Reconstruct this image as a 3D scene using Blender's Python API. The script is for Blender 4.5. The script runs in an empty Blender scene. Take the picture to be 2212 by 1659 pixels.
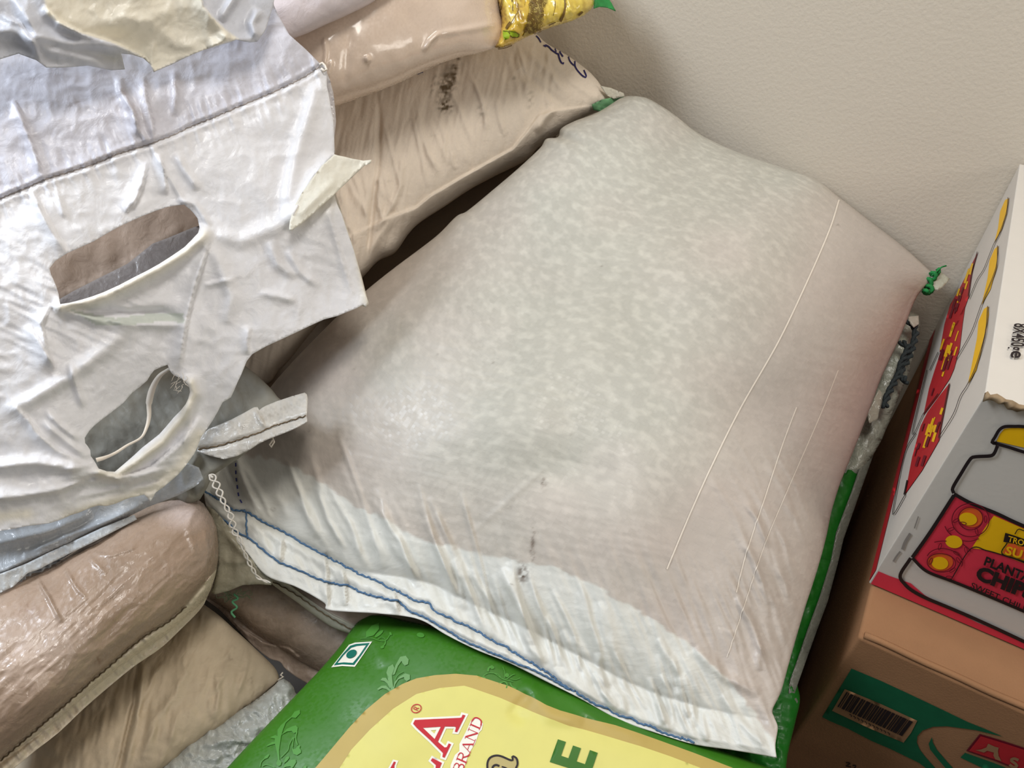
import bpy, bmesh, math, random
import numpy as np
from mathutils import Vector, Matrix
from mathutils.bvhtree import BVHTree
from mathutils.geometry import delaunay_2d_cdt
random.seed(7); rng = np.random.RandomState(7)
SC = bpy.context.scene
COL = SC.collection

# ------------------------------------------------------------------ camera, world, lights, exposure
F, CX, CY = 1661.0, 1106.0, 829.5
R = np.array([[0.87084278, -0.35245992, 0.34264392], [0.49047068, 0.576612, -0.65341956], [0.0327316, 0.7370825, 0.67500965]])
CAM = np.array([0.0, 0.0, 0.95])
cam = bpy.data.cameras.new('camera'); cam.sensor_width = 36.0; cam.lens = 36.0 * F / 2212.0
cam.clip_start = 0.02
camo = bpy.data.objects.new('camera', cam); COL.objects.link(camo)
camo.matrix_world = Matrix([[*R[0], 0], [*R[1], 0], [*R[2], CAM[2]], [0, 0, 0, 1]])
SC.camera = camo
w = bpy.data.worlds.new('world'); SC.world = w; w.use_nodes = True
w.node_tree.nodes['Background'].inputs[0].default_value = (0.92, 0.95, 1.0, 1)
w.node_tree.nodes['Background'].inputs[1].default_value = 0.17
def area(name, loc, target, size, power, color, sy=None):
    l = bpy.data.lights.new(name, 'AREA'); l.energy = power; l.color = color; l.size = size
    if sy: l.shape = 'RECTANGLE'; l.size_y = sy
    o = bpy.data.objects.new(name, l); COL.objects.link(o); o.location = loc
    o.rotation_euler = (Vector(target) - Vector(loc)).to_track_quat('-Z', 'Y').to_euler()
    return o
area('window_light_right', (1.6, 0.36, 1.42), (-0.1, 0.8, 0.4), 0.7, 9, (1.0, 0.94, 0.86), 0.7)
area('ceiling_lamp', (-0.05, 0.38, 2.4), (-0.1, 0.6, 0.4), 0.4, 18, (1.0, 0.96, 0.90), 0.8)
area('doorway_daylight', (-1.3, -0.12, 1.65), (-0.4, 0.5, 0.4), 0.5, 25, (0.82, 0.90, 1.0), 0.7)
SC.view_settings.view_transform = 'Standard'; SC.view_settings.look = 'None'
SC.view_settings.gamma = 1.0; SC.view_settings.use_curve_mapping = False
SC.view_settings.exposure = 0.0

# ------------------------------------------------------------------ helpers
def lin(c):
    c = np.asarray(c, float) / 255.0
    return np.where(c <= 0.04045, c / 12.92, ((c + 0.055) / 1.055) ** 2.4)
def world(px, py, dep):
    px, py, dep = np.broadcast_arrays(np.asarray(px, float), np.asarray(py, float), np.asarray(dep, float))
    d = np.stack([(px - CX) / F * dep, -(py - CY) / F * dep, -dep], -1)
    return d @ R.T + CAM
def ray(px, py):
    d = R @ np.array([(px - CX) / F, -(py - CY) / F, -1.0]); return d
def topx(P):
    q = (np.asarray(P) - CAM) @ R
    return CX + F * q[..., 0] / -q[..., 2], CY - F * q[..., 1] / -q[..., 2], -q[..., 2]
def ztr(x0, y0, k, pts):                       # crop coordinates of a detail view to photograph pixels
    return [(x0 + k * a, y0 + k * b) for a, b in pts]
def crom(P, n, closed=False):                  # Catmull-Rom resample by arc length
    P = np.asarray(P, float)
    if closed: Q = np.vstack([P[-1], P, P[0], P[1]])
    else: Q = np.vstack([2 * P[0] - P[1], P, 2 * P[-1] - P[-2]])
    out = []
    for i in range(1, len(Q) - 2):
        t = np.linspace(0, 1, 24, endpoint=False)[:, None]
        p0, p1, p2, p3 = Q[i - 1], Q[i], Q[i + 1], Q[i + 2]
        c = 0.5 * ((2 * p1) + (-p0 + p2) * t + (2 * p0 - 5 * p1 + 4 * p2 - p3) * t ** 2 + (-p0 + 3 * p1 - 3 * p2 + p3) * t ** 3)
        lo = np.minimum(p1, p2) - 0.08 * abs(p2 - p1); hi = np.maximum(p1, p2) + 0.08 * abs(p2 - p1)
        out.append(c)
    out.append(Q[-2][None]); C = np.vstack(out)
    s = np.concatenate([[0], np.cumsum(np.linalg.norm(np.diff(C[:, :2], axis=0), axis=1))])
    q = np.linspace(0, s[-1], n)
    return np.stack([np.interp(q, s, C[:, k]) for k in range(C.shape[1])], -1)
def _hash(ix, iy, seed):
    h = (ix.astype(np.int64) * 374761393 + iy.astype(np.int64) * 668265263 + seed * 1442695041) & 0xffffffff
    h = ((h ^ (h >> 13)) * 1274126177) & 0xffffffff
    return ((h ^ (h >> 16)) & 0xffff) / 65535.0 * 2 - 1
def vnoise(x, y, seed=0):
    ix = np.floor(x); iy = np.floor(y); fx = x - ix; fy = y - iy
    fx = fx * fx * fx * (fx * (fx * 6 - 15) + 10); fy = fy * fy * fy * (fy * (fy * 6 - 15) + 10)
    a = _hash(ix, iy, seed); b = _hash(ix + 1, iy, seed); c = _hash(ix, iy + 1, seed); d = _hash(ix + 1, iy + 1, seed)
    return a + (b - a) * fx + (c - a) * fy + (a - b - c + d) * fx * fy
def fbm(x, y, o=4, seed=0):
    r = 0; a = 1.0
    for i in range(o):
        r = r + a * vnoise(x * 2 ** i + 7.3 * i, y * 2 ** i + 3.1 * i, seed + i); a *= 0.5
    return r
def anis(X, Y, ang, lx, ly, seed=0, o=3):      # noise stretched along a direction (px)
    c, s = math.cos(math.radians(ang)), math.sin(math.radians(ang))
    return fbm((X * c + Y * s) / lx, (-X * s + Y * c) / ly, o, seed)
def crumple(X, Y, sc, seed=0):                 # sharp-creased crinkles
    wx = X + 0.25 * sc * vnoise(X / sc * .8, Y / sc * .8, seed + 11); wy = Y + 0.25 * sc * vnoise(X / sc * .8, Y / sc * .8, seed + 12)
    a = 1 - np.abs(vnoise(wx / sc, wy / sc, seed)) * 1.6
    b = 1 - np.abs(vnoise(wx / sc * 2.1, wy / sc * 2.1, seed + 5)) * 1.6
    return a * 0.65 + b * 0.35
def pdist(X, Y, poly):                         # distance, signed side and arc parameter to polyline
    best = np.full(X.shape, 1e9); side = np.zeros(X.shape); par = np.zeros(X.shape)
    poly = np.asarray(poly, float)[:, :2]
    L = np.linalg.norm(np.diff(poly, axis=0), axis=1); tot = L.sum(); acc = 0
    for (x0, y0), (x1, y1), l in zip(poly[:-1], poly[1:], L):
        dx, dy = (x1 - x0) / l, (y1 - y0) / l
        t = np.clip((X - x0) * dx + (Y - y0) * dy, 0, l)
        ex, ey = X - x0 - t * dx, Y - y0 - t * dy
        d = np.hypot(ex, ey); m = d < best
        best = np.where(m, d, best); side = np.where(m, dx * ey - dy * ex, side); par = np.where(m, (acc + t) / tot, par)
        acc += l
    return best, side, par
def ridge(X, Y, poly, amp, wd, kind='g'):      # 'g' rounded ridge, 'f' folded edge: steep on one side, gentle on the other
    poly = np.asarray(poly, float)
    m = (X > poly[:, 0].min() - 6 * wd) & (X < poly[:, 0].max() + 6 * wd) & (Y > poly[:, 1].min() - 6 * wd) & (Y < poly[:, 1].max() + 6 * wd)
    out = np.zeros(X.shape)
    if not m.any(): return out
    d, s, p = pdist(X[m], Y[m], poly)
    tp = np.clip(np.minimum(p, 1 - p) * 5, 0, 1) ** 0.7
    tp = tp * (d < 6 * wd)
    if kind == 'g': v = np.exp(-(d / wd) ** 2)
    else: v = np.where(s > 0, np.exp(-(d / (wd * 1.8)) ** 1.5), np.exp(-(d / (wd * .3)) ** 2))
    out[m] = amp * v * tp
    return out
def inpoly(X, Y, poly):
    poly = np.asarray(poly, float); r = np.zeros(X.shape, bool)
    x1, y1 = poly[-1][:2]
    for x2, y2 in poly[:, :2]:
        c = ((y1 > Y) != (y2 > Y))
        with np.errstate(divide='ignore', invalid='ignore'):
            r ^= c & (X < (x2 - x1) * (Y - y1) / ((y2 - y1) if y2 != y1 else 1e-9) + x1)
        x1, y1 = x2, y2
    return r
def smooth(e0, e1, x):
    t = np.clip((x - e0) / (e1 - e0), 0, 1); return t * t * (3 - 2 * t)
def tps(ctrl):                                  # thin-plate depth surface through (px, py, depth)
    c = np.asarray(ctrl, float); P = c[:, :2] / 500.0; n = len(P)
    def U(r2): return np.where(r2 > 1e-12, r2 * np.log(r2 + 1e-12), 0)
    K = U(((P[:, None] - P[None]) ** 2).sum(-1)) + np.eye(n) * 1e-3
    A = np.zeros((n + 3, n + 3)); A[:n, :n] = K; A[:n, n] = 1; A[:n, n + 1:] = P; A[n, :n] = 1; A[n + 1:, :n] = P.T
    w_ = np.linalg.solve(A, np.concatenate([c[:, 2], [0, 0, 0]]))
    def f(X, Y):
        X = np.asarray(X, float) / 500; Y = np.asarray(Y, float) / 500; r = w_[n] + w_[n + 1] * X + w_[n + 2] * Y
        for i in range(n): r = r + w_[i] * U((X - P[i, 0]) ** 2 + (Y - P[i, 1]) ** 2)
        return r
    return f
def link(name, me, mat, parent=None, smooth_=True):
    if mat is not None:
        me.materials.clear(); me.materials.append(mat)
    if smooth_ and len(me.polygons): me.polygons.foreach_set('use_smooth', np.ones(len(me.polygons), bool))
    o = bpy.data.objects.new(name, me); COL.objects.link(o)
    if parent is not None: o.parent = parent
    return o
def mesh(verts, faces, uv=None, col=None, name='m'):
    verts = np.asarray(verts, float); me = bpy.data.meshes.new(name)
    if isinstance(faces, np.ndarray):
        k = faces.shape[1]; nf = len(faces)
        me.vertices.add(len(verts)); me.vertices.foreach_set('co', verts.astype(np.float32).ravel())
        me.loops.add(nf * k); me.loops.foreach_set('vertex_index', faces.astype(np.int32).ravel())
        me.polygons.add(nf); me.polygons.foreach_set('loop_start', (np.arange(nf) * k).astype(np.int32))
        me.update(calc_edges=True); me.validate()
    else:
        me.from_pydata([tuple(v) for v in verts], [], [tuple(f) for f in faces]); me.update()
    if uv is not None:
        l = np.zeros(len(me.loops), np.int32); me.loops.foreach_get('vertex_index', l)
        u = me.uv_layers.new(name='UVMap'); u.data.foreach_set('uv', np.asarray(uv, np.float32)[l].ravel())
    if col is not None:
        a = me.color_attributes.new('Col', 'FLOAT_COLOR', 'POINT'); a.data.foreach_set('color', np.asarray(col, np.float32).ravel())
    return me
def tag(o, label, cat, group=None, kind=None):
    if label: o['label'] = label
    if cat: o['category'] = cat
    if group: o['group'] = group
    if kind: o['kind'] = kind
    return o
def plabel(o, label): o['label'] = label; return o
BVH = {}
def bvh_of(o):
    if o.name not in BVH:
        me = o.data; n = len(me.vertices); co = np.zeros(n * 3, np.float32); me.vertices.foreach_get('co', co)
        BVH[o.name] = BVHTree.FromPolygons([tuple(v) for v in co.reshape(-1, 3)], [tuple(p.vertices) for p in me.polygons])
    return BVH[o.name]
CV = Vector(CAM)
def hit(hosts, px, py, off=0.0006):             # where a point of the print sits on the surface of its host
    d = Vector(ray(px, py)); best = None
    for h in hosts:
        r = bvh_of(h).ray_cast(CV, d)
        if r[0] is not None and (best is None or r[3] < best[3]): best = r
    if best is None: return None
    n = best[1]
    if n.dot(d) > 0: n = -n
    return np.array(best[0] + n * off - d.normalized() * off * .4)

# ------------------------------------------------------------------ materials
def nd(t, typ, **kw):
    n = t.nodes.new(typ)
    for k, v in kw.items(): setattr(n, k, v)
    return n
def fabric(name, rough=0.5, spec=0.4, weave=0.0, mottle=22.0, crink=0.25, crs=60, transl=0.0, coat=0.0, cell=0.03, alpha=1.0, mang=0.0, stretch=2.2, fine=0.04, cw=420.0):
    m = bpy.data.materials.new(name); m.use_nodes = True; t = m.node_tree; L = t.links.new
    b = t.nodes['Principled BSDF']; out = t.nodes['Material Output']
    uv = nd(t, 'ShaderNodeUVMap'); ca = nd(t, 'ShaderNodeVertexColor', layer_name='Col')
    mp = nd(t, 'ShaderNodeMapping'); mp.inputs['Rotation'].default_value = (0, 0, mang); mp.inputs['Scale'].default_value = (1, stretch, 1); L(uv.outputs[0], mp.inputs[0])
    no = nd(t, 'ShaderNodeTexNoise'); no.inputs['Scale'].default_value = mottle * 4; no.inputs['Detail'].default_value = 1.5; L(mp.outputs[0], no.inputs['Vector'])
    r1 = nd(t, 'ShaderNodeMapRange'); r1.inputs[1].default_value = 0.45; r1.inputs[2].default_value = 0.68; r1.inputs[3].default_value = 0.0; r1.inputs[4].default_value = 0.19; L(no.outputs[0], r1.inputs[0])
    ml = nd(t, 'ShaderNodeMath', operation='MULTIPLY'); L(r1.outputs[0], ml.inputs[0]); L(ca.outputs[1], ml.inputs[1])
    # woven tapes: one random value per cell
    sc = nd(t, 'ShaderNodeVectorMath', operation='SCALE'); sc.inputs['Scale'].default_value = cw; L(uv.outputs[0], sc.inputs[0])
    fl = nd(t, 'ShaderNodeVectorMath', operation='FLOOR'); L(sc.outputs[0], fl.inputs[0])
    wn = nd(t, 'ShaderNodeTexWhiteNoise'); L(fl.outputs[0], wn.inputs['Vector'])
    wm = nd(t, 'ShaderNodeMapRange'); wm.inputs[3].default_value = 1 - cell; wm.inputs[4].default_value = 1 + cell; L(wn.outputs[0], wm.inputs[0])
    n2 = nd(t, 'ShaderNodeTexNoise'); n2.inputs['Scale'].default_value = 26; n2.inputs['Detail'].default_value = 6; L(uv.outputs[0], n2.inputs['Vector'])
    f2 = nd(t, 'ShaderNodeMapRange'); f2.inputs[3].default_value = 1 - fine * 2; f2.inputs[4].default_value = 1 + fine * 2; L(n2.outputs[0], f2.inputs[0])
    a1 = nd(t, 'ShaderNodeMath', operation='ADD'); a1.inputs[1].default_value = 1.0; L(ml.outputs[0], a1.inputs[0])
    a2 = nd(t, 'ShaderNodeMath', operation='MULTIPLY'); L(a1.outputs[0], a2.inputs[0]); L(wm.outputs[0], a2.inputs[1])
    a3 = nd(t, 'ShaderNodeMath', operation='MULTIPLY'); L(a2.outputs[0], a3.inputs[0]); L(f2.outputs[0], a3.inputs[1])
    cm = nd(t, 'ShaderNodeVectorMath', operation='SCALE'); L(ca.outputs[0], cm.inputs[0]); L(a3.outputs[0], cm.inputs['Scale'])
    L(cm.outputs[0], b.inputs['Base Color'])
    rr = nd(t, 'ShaderNodeMapRange'); rr.inputs[3].default_value = max(0.05, rough - .13); rr.inputs[4].default_value = rough + .1; L(wn.outputs[0], rr.inputs[0]); L(rr.outputs[0], b.inputs['Roughness'])
    b.inputs['Specular IOR Level'].default_value = spec
    if coat: b.inputs['Coat Weight'].default_value = coat; b.inputs['Coat Roughness'].default_value = 0.12
    n3 = nd(t, 'ShaderNodeTexNoise'); n3.inputs['Scale'].default_value = crs; n3.inputs['Detail'].default_value = 5; n3.inputs['Distortion'].default_value = 0.6; L(uv.outputs[0], n3.inputs['Vector'])
    b1 = nd(t, 'ShaderNodeBump'); b1.inputs['Strength'].default_value = crink; b1.inputs['Distance'].default_value = 0.006; L(n3.outputs[0], b1.inputs['Height'])
    b2 = nd(t, 'ShaderNodeBump'); b2.inputs['Strength'].default_value = weave; b2.inputs['Distance'].default_value = 0.0006; L(wn.outputs[0], b2.inputs['Height']); L(b1.outputs[0], b2.inputs['Normal'])
    L(b2.outputs[0], b.inputs['Normal'])
    last = b.outputs[0]
    if transl:
        tr = nd(t, 'ShaderNodeBsdfTranslucent'); L(cm.outputs[0], tr.inputs[0]); L(b2.outputs[0], tr.inputs['Normal'])
        mx = nd(t, 'ShaderNodeMixShader'); mx.inputs[0].default_value = transl; L(last, mx.inputs[1]); L(tr.outputs[0], mx.inputs[2]); last = mx.outputs[0]
    if alpha < 1:
        tp = nd(t, 'ShaderNodeBsdfTransparent'); mx = nd(t, 'ShaderNodeMixShader'); mx.inputs[0].default_value = alpha
        L(tp.outputs[0], mx.inputs[1]); L(last, mx.inputs[2]); last = mx.outputs[0]
    L(last, out.inputs[0]); return m
def plain(name, rgb, rough=0.6, spec=0.3, noise=0.05, nscale=80, bump=0.0, bscale=300, coat=0.0, emis=None):
    m = bpy.data.materials.new(name); m.use_nodes = True; t = m.node_tree; L = t.links.new; b = t.nodes['Principled BSDF']
    tc = nd(t, 'ShaderNodeTexCoord'); n = nd(t, 'ShaderNodeTexNoise'); n.inputs['Scale'].default_value = nscale; n.inputs['Detail'].default_value = 5; L(tc.outputs['Object'], n.inputs['Vector'])
    r = nd(t, 'ShaderNodeMapRange'); r.inputs[1].default_value = 0.25; r.inputs[2].default_value = 0.75; r.inputs[3].default_value = 1 - noise; r.inputs[4].default_value = 1 + noise; L(n.outputs[0], r.inputs[0])
    s = nd(t, 'ShaderNodeVectorMath', operation='SCALE'); s.inputs[0].default_value = tuple(lin(rgb)); L(r.outputs[0], s.inputs['Scale']); L(s.outputs[0], b.inputs['Base Color'])
    b.inputs['Roughness'].default_value = rough; b.inputs['Specular IOR Level'].default_value = spec
    if coat: b.inputs['Coat Weight'].default_value = coat; b.inputs['Coat Roughness'].default_value = 0.2
    if bump:
        n2 = nd(t, 'ShaderNodeTexNoise'); n2.inputs['Scale'].default_value = bscale; n2.inputs['Detail'].default_value = 4; L(tc.outputs['Object'], n2.inputs['Vector'])
        bb = nd(t, 'ShaderNodeBump'); bb.inputs['Strength'].default_value = bump; bb.inputs['Distance'].default_value = 0.001; L(n2.outputs[0], bb.inputs['Height']); L(bb.outputs[0], b.inputs['Normal'])
    return m
M_main = fabric('woven_sack_rice', rough=0.46, spec=0.34, weave=0.5, cw=300.0, stretch=1.25, mottle=19, crink=0.08, crs=45, cell=0.028, fine=0.03, mang=0.35)
M_cream = fabric('woven_sack_cream', rough=0.6, spec=0.2, weave=0.2, crink=0.22, crs=70, cell=0.02, fine=0.06)
M_loose = fabric('loose_white_weave', rough=0.4, spec=0.45, weave=0.35, crink=0.22, crs=55, cell=0.015, transl=0.07, fine=0.03)
M_flap = fabric('cream_weave_flap', rough=0.5, spec=0.3, weave=1.0, crink=0.3, crs=60, cell=0.05, transl=0.22, cw=170, fine=0.05)
M_film = fabric('greyish_film', rough=0.27, spec=0.5, weave=0.15, crink=0.35, crs=70, cell=0.02, transl=0.1, fine=0.07)
M_brown = fabric('translucent_sack_brown', rough=0.33, spec=0.6, weave=0.35, crink=0.25, crs=70, cell=0.025, fine=0.08, cw=330)
M_shiny = fabric('shiny_wrap', rough=0.3, spec=0.5, weave=0.0, crink=0.12, crs=30, cell=0.0, coat=0.7, fine=0.03)
M_green = fabric('printed_green_film', rough=0.42, spec=0.35, weave=0.0, crink=0.03, crs=30, cell=0.0, fine=0.05)
M_crinkle = fabric('crinkled_grey_film', rough=0.25, spec=0.6, weave=0.2, crink=0.9, crs=60, cell=0.05, fine=0.06)

# ------------------------------------------------------------------ soft bodies
def cvert(f, X, Y, base=None):
    c = np.asarray(f(X, Y)) if callable(f) else None
    if c is None: c = np.broadcast_to(np.append(lin(f[:3]), f[3] if len(f) > 3 else 0.0), X.shape + (4,))
    return c
def sack(name, T, B, L_, Rr, n, m, bulge, back, color, mat, disp=None, size=(0.5, 0.7), parent=None, uvrot=0):
    """Closed filled sack: outline given by four sides, each (px, py, depth); bulge(u, v) rises out of it, back(u, v) swells behind."""
    T = crom(T, n); B = crom(B, n); L_ = crom(L_, m); Rr = crom(Rr, m)
    u = np.linspace(0, 1, n)[None, :, None]; v = np.linspace(0, 1, m)[:, None, None]
    def soft(C):                     # low-passed side, ends kept
        k = max(3, len(C) // 9); ker = np.hanning(2 * k + 1); ker /= ker.sum(); lin_ = np.linspace(0, 1, len(C))[:, None]; base = C[0] + (C[-1] - C[0]) * lin_; d_ = C - base
        e_ = np.vstack([-d_[k:0:-1], d_, -d_[-2:-k - 2:-1]]); return base + np.stack([np.convolve(e_[:, i], ker, 'valid') for i in range(3)], -1)
    Ts, Bs, Ls, Rs = soft(T), soft(B), soft(L_), soft(Rr)
    S = (1 - v) * Ts[None] + v * Bs[None] + (1 - u) * Ls[:, None] + u * Rs[:, None] \
        - ((1 - u) * (1 - v) * T[0] + u * (1 - v) * T[-1] + (1 - u) * v * B[0] + u * v * B[-1])
    wf = lambda t: np.exp(-(t / .06) ** 2)
    S = S + wf(v) * (T - Ts)[None] + wf(1 - v) * (B - Bs)[None] + wf(u) * (L_ - Ls)[:, None] + wf(1 - u) * (Rr - Rs)[:, None]
    U, V = np.meshgrid(np.linspace(0, 1, n), np.linspace(0, 1, m))
    X, Y, D = S[..., 0], S[..., 1], S[..., 2]
    rim = np.minimum(np.minimum(U, 1 - U) * n, np.minimum(V, 1 - V) * m) / 5.0
    rim = np.clip(rim, 0, 1)
    dsp = disp(X, Y, U, V) * rim if disp else 0
    Df = D - bulge(U, V) - dsp
    Pf = world(X, Y, Df)
    P0 = world(X, Y, D)
    Pb = world(X, Y, D + back(U, V))
    # back grid, coarser
    su = np.unique(np.append(np.arange(0, n, 1), n - 1))
    idf = np.arange(n * m).reshape(m, n)
    inner = np.zeros((m, n), bool); inner[1:-1, 1:-1] = True
    idb = idf.copy(); idb[inner] = n * m + np.arange(inner.sum())
    verts = np.vstack([Pf.reshape(-1, 3), Pb[inner]])
    def quads(I): return np.stack([I[:-1, :-1], I[:-1, 1:], I[1:, 1:], I[1:, :-1]], -1).reshape(-1, 4)
    faces = np.vstack([quads(idf)[:, ::-1], quads(idb)])
    du = np.concatenate([np.zeros((m, 1)), np.cumsum(np.linalg.norm(np.diff(Pf, axis=1), axis=2), 1)], 1); du -= du[:, n // 2:n // 2 + 1]
    dv = np.concatenate([np.zeros((1, n)), np.cumsum(np.linalg.norm(np.diff(Pf, axis=0), axis=2), 0)], 0); dv -= dv[m // 2:m // 2 + 1]
    uvf = np.stack([du + 1.0, 1.0 - dv], -1)         # cloth coordinates in metres along the surface
    uv = np.vstack([uvf.reshape(-1, 2), uvf[inner] + 0.013])
    C = cvert(color, X, Y, None); col = np.vstack([C.reshape(-1, 4), C[inner]])
    me = mesh(verts, faces, uv, col, name)
    return link(name, me, mat, parent)
def pil(p=2.6, q=0.55, u0=0.0, u1=1.0, v0=0.0, v1=1.0, pu=None):
    def f(U, V):
        a = np.clip((U - u0) / (u1 - u0), 0, 1); b = np.clip((V - v0) / (v1 - v0), 0, 1)
        return (np.clip(1 - np.abs(2 * a - 1) ** (pu or p), 0, 1) ** q) * (np.clip(1 - np.abs(2 * b - 1) ** p, 0, 1) ** q)
    return f
def trimesh(outline, holes, step):
    outl = [tuple(p[:2]) for p in outline]
    def dens(poly):
        o = []
        for a, b in zip(poly, poly[1:] + poly[:1]):
            l = math.hypot(b[0] - a[0], b[1] - a[1]); k = max(1, int(l / step))
            o += [(a[0] + (b[0] - a[0]) * i / k, a[1] + (b[1] - a[1]) * i / k) for i in range(k)]
        return o
    outl = dens(outl); hs = [dens([tuple(p[:2]) for p in h]) for h in holes]
    V = list(outl); E = [(i, (i + 1) % len(outl)) for i in range(len(outl))]
    for h in hs:
        b = len(V); V += h; E += [(b + i, b + (i + 1) % len(h)) for i in range(len(h))]
    A = np.array(V); x0, y0 = A.min(0); x1, y1 = A.max(0)
    gx, gy = np.meshgrid(np.arange(x0, x1, step), np.arange(y0, y1, step * .866)); gx = gx + (np.arange(gx.shape[0]) % 2)[:, None] * step / 2
    gx, gy = gx.ravel(), gy.ravel(); k = inpoly(gx, gy, outl)
    for h in hs: k &= ~inpoly(gx, gy, h)
    gx, gy = gx[k], gy[k]
    if len(gx):
        # keep clear of the border
        d = np.full(gx.shape, 1e9)
        for i in range(0, len(A)): d = np.minimum(d, (gx - A[i, 0]) ** 2 + (gy - A[i, 1]) ** 2)
        k = d > (0.55 * step) ** 2; V += list(zip(gx[k], gy[k]))
    r = delaunay_2d_cdt([Vector(p) for p in V], E, [], 0, 1e-4)
    P = np.array([tuple(p) for p in r[0]]); Fc = np.array([f for f in r[2] if len(f) == 3])
    c = P[Fc].mean(1); k = inpoly(c[:, 0], c[:, 1], outl)
    for h in hs: k &= ~inpoly(c[:, 0], c[:, 1], h)
    Fc = Fc[k]
    a, b, cc = P[Fc[:, 0]], P[Fc[:, 1]], P[Fc[:, 2]]
    ar = (b[:, 0] - a[:, 0]) * (cc[:, 1] - a[:, 1]) - (b[:, 1] - a[:, 1]) * (cc[:, 0] - a[:, 0])
    Fc = Fc[np.abs(ar) > 1e-4]; ar = ar[np.abs(ar) > 1e-4]
    Fc[ar > 0] = Fc[ar > 0][:, ::-1]      # face the viewer side
    us, inv = np.unique(Fc, return_inverse=True)
    return P[us], inv.reshape(-1, 3)
def shell(name, outline, holes, depth, color, mat, disp=None, th=0.0009, step=7.0, parent=None, uvang=0.0, swell=0.0, rim=60.0):
    """Loose sheet (or, with swell, a filled body) with real thickness."""
    P, Fc = trimesh(outline, holes, step); X, Y = P[:, 0], P[:, 1]
    D = depth(X, Y) if callable(depth) else tps(depth)(X, Y)
    ed, _, _ = pdist(X, Y, list(outline) + [outline[0]])
    if swell: D = D - swell * (1 - (1 - np.clip(ed / rim, 0, 1)) ** 2) ** 0.5
    if disp: D = D - disp(X, Y, ed)
    Pf = world(X, Y, D)
    if swell: bk = th + swell * (1 - (1 - np.clip(ed / rim, 0, 1)) ** 2) ** 0.5 * 1.6
    else: bk = th
    Pb = world(X, Y, D + bk)
    n = len(X); e = {}
    for f in Fc:
        for i in range(3):
            a, b = f[i], f[(i + 1) % 3]
            if (b, a) in e: del e[(b, a)]
            else: e[(a, b)] = 1
    sides = []
    for a, b in e: sides += [(b, a, n + a), (b, n + a, n + b)]
    faces = np.vstack([Fc, Fc[:, ::-1] + n, np.array(sides)])
    c, s = math.cos(uvang), math.sin(uvang); mx = D.mean() / F
    uv = np.stack([(X * c + Y * s) * mx, (-X * s + Y * c) * mx], -1); C = cvert(color, X, Y, None)
    me = mesh(np.vstack([Pf, Pb]), faces, np.vstack([uv, uv]), np.vstack([C, C]), name)
    return link(name, me, mat, parent)
def decal(name, poly, hosts, mat, parent, off=0.0006, holes=(), step=9.0):
    P, Fc = trimesh(poly, list(holes), step); W = []; ok = []
    for x, y in P:
        h = hit(hosts, x, y, off); ok.append(h is not None); W.append(h if h is not None else (0, 0, 0))
    ok = np.array(ok); Fc = Fc[ok[Fc].all(1)]
    if not len(Fc): return None
    W = np.array(W, float); us, inv = np.unique(Fc, return_inverse=True)
    return link(name, mesh(W[us], inv.reshape(-1, 3), name=name), mat, parent)
def stroke(pts, wd, closed=False, n=None, taper=False):    # polyline to a ribbon outline (px)
    P = np.asarray(pts, float)[:, :2]; n = n or max(8, len(P) * 4); P = crom(P, n, closed) if len(P) > 2 else np.stack([np.linspace(P[0, i], P[1, i], n) for i in (0, 1)], -1)
    t = np.gradient(P, axis=0); t /= np.linalg.norm(t, axis=1)[:, None] + 1e-9; nn = np.stack([-t[:, 1], t[:, 0]], -1)
    h = np.full(n, wd / 2.0)
    if taper: h *= np.clip(np.minimum(np.arange(n), n - 1 - np.arange(n)) / (n * .3) + .15, 0, 1)
    return P + nn * h[:, None], P - nn * h[:, None]
def ribbons(name, lines, hosts, mat, parent, off=0.0007):
    """Flat printed lines: each (points, width_px[, closed]) laid on the host surface, joined into one part."""
    V = []; Fs = []
    for ln in lines:
        pts, wd = ln[0], ln[1]; cl = ln[2] if len(ln) > 2 else False
        if cl and tuple(pts[0]) != tuple(pts[-1]): pass
        P = np.asarray(pts, float); seg = np.linalg.norm(np.diff(P, axis=0), axis=1).sum(); a, b = stroke(pts, wd, cl, n=max(4, int(seg / 5) + len(P)))
        base = len(V); good = []
        for p, q in zip(a, b):
            h1 = hit(hosts, p[0], p[1], off); h2 = hit(hosts, q[0], q[1], off)
            good.append(h1 is not None and h2 is not None); V.append(h1 if h1 is not None else (0, 0, 0)); V.append(h2 if h2 is not None else (0, 0, 0))
        for i in range(len(a) - 1):
            if good[i] and good[i + 1]: Fs.append((base + 2 * i, base + 2 * i + 1, base + 2 * i + 3, base + 2 * i + 2))
    if not Fs: return None
    Fs = np.array(Fs); us, inv = np.unique(Fs, return_inverse=True)
    return link(name, mesh(np.array(V, float)[us], inv.reshape(-1, 4), name=name), mat, parent)
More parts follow.
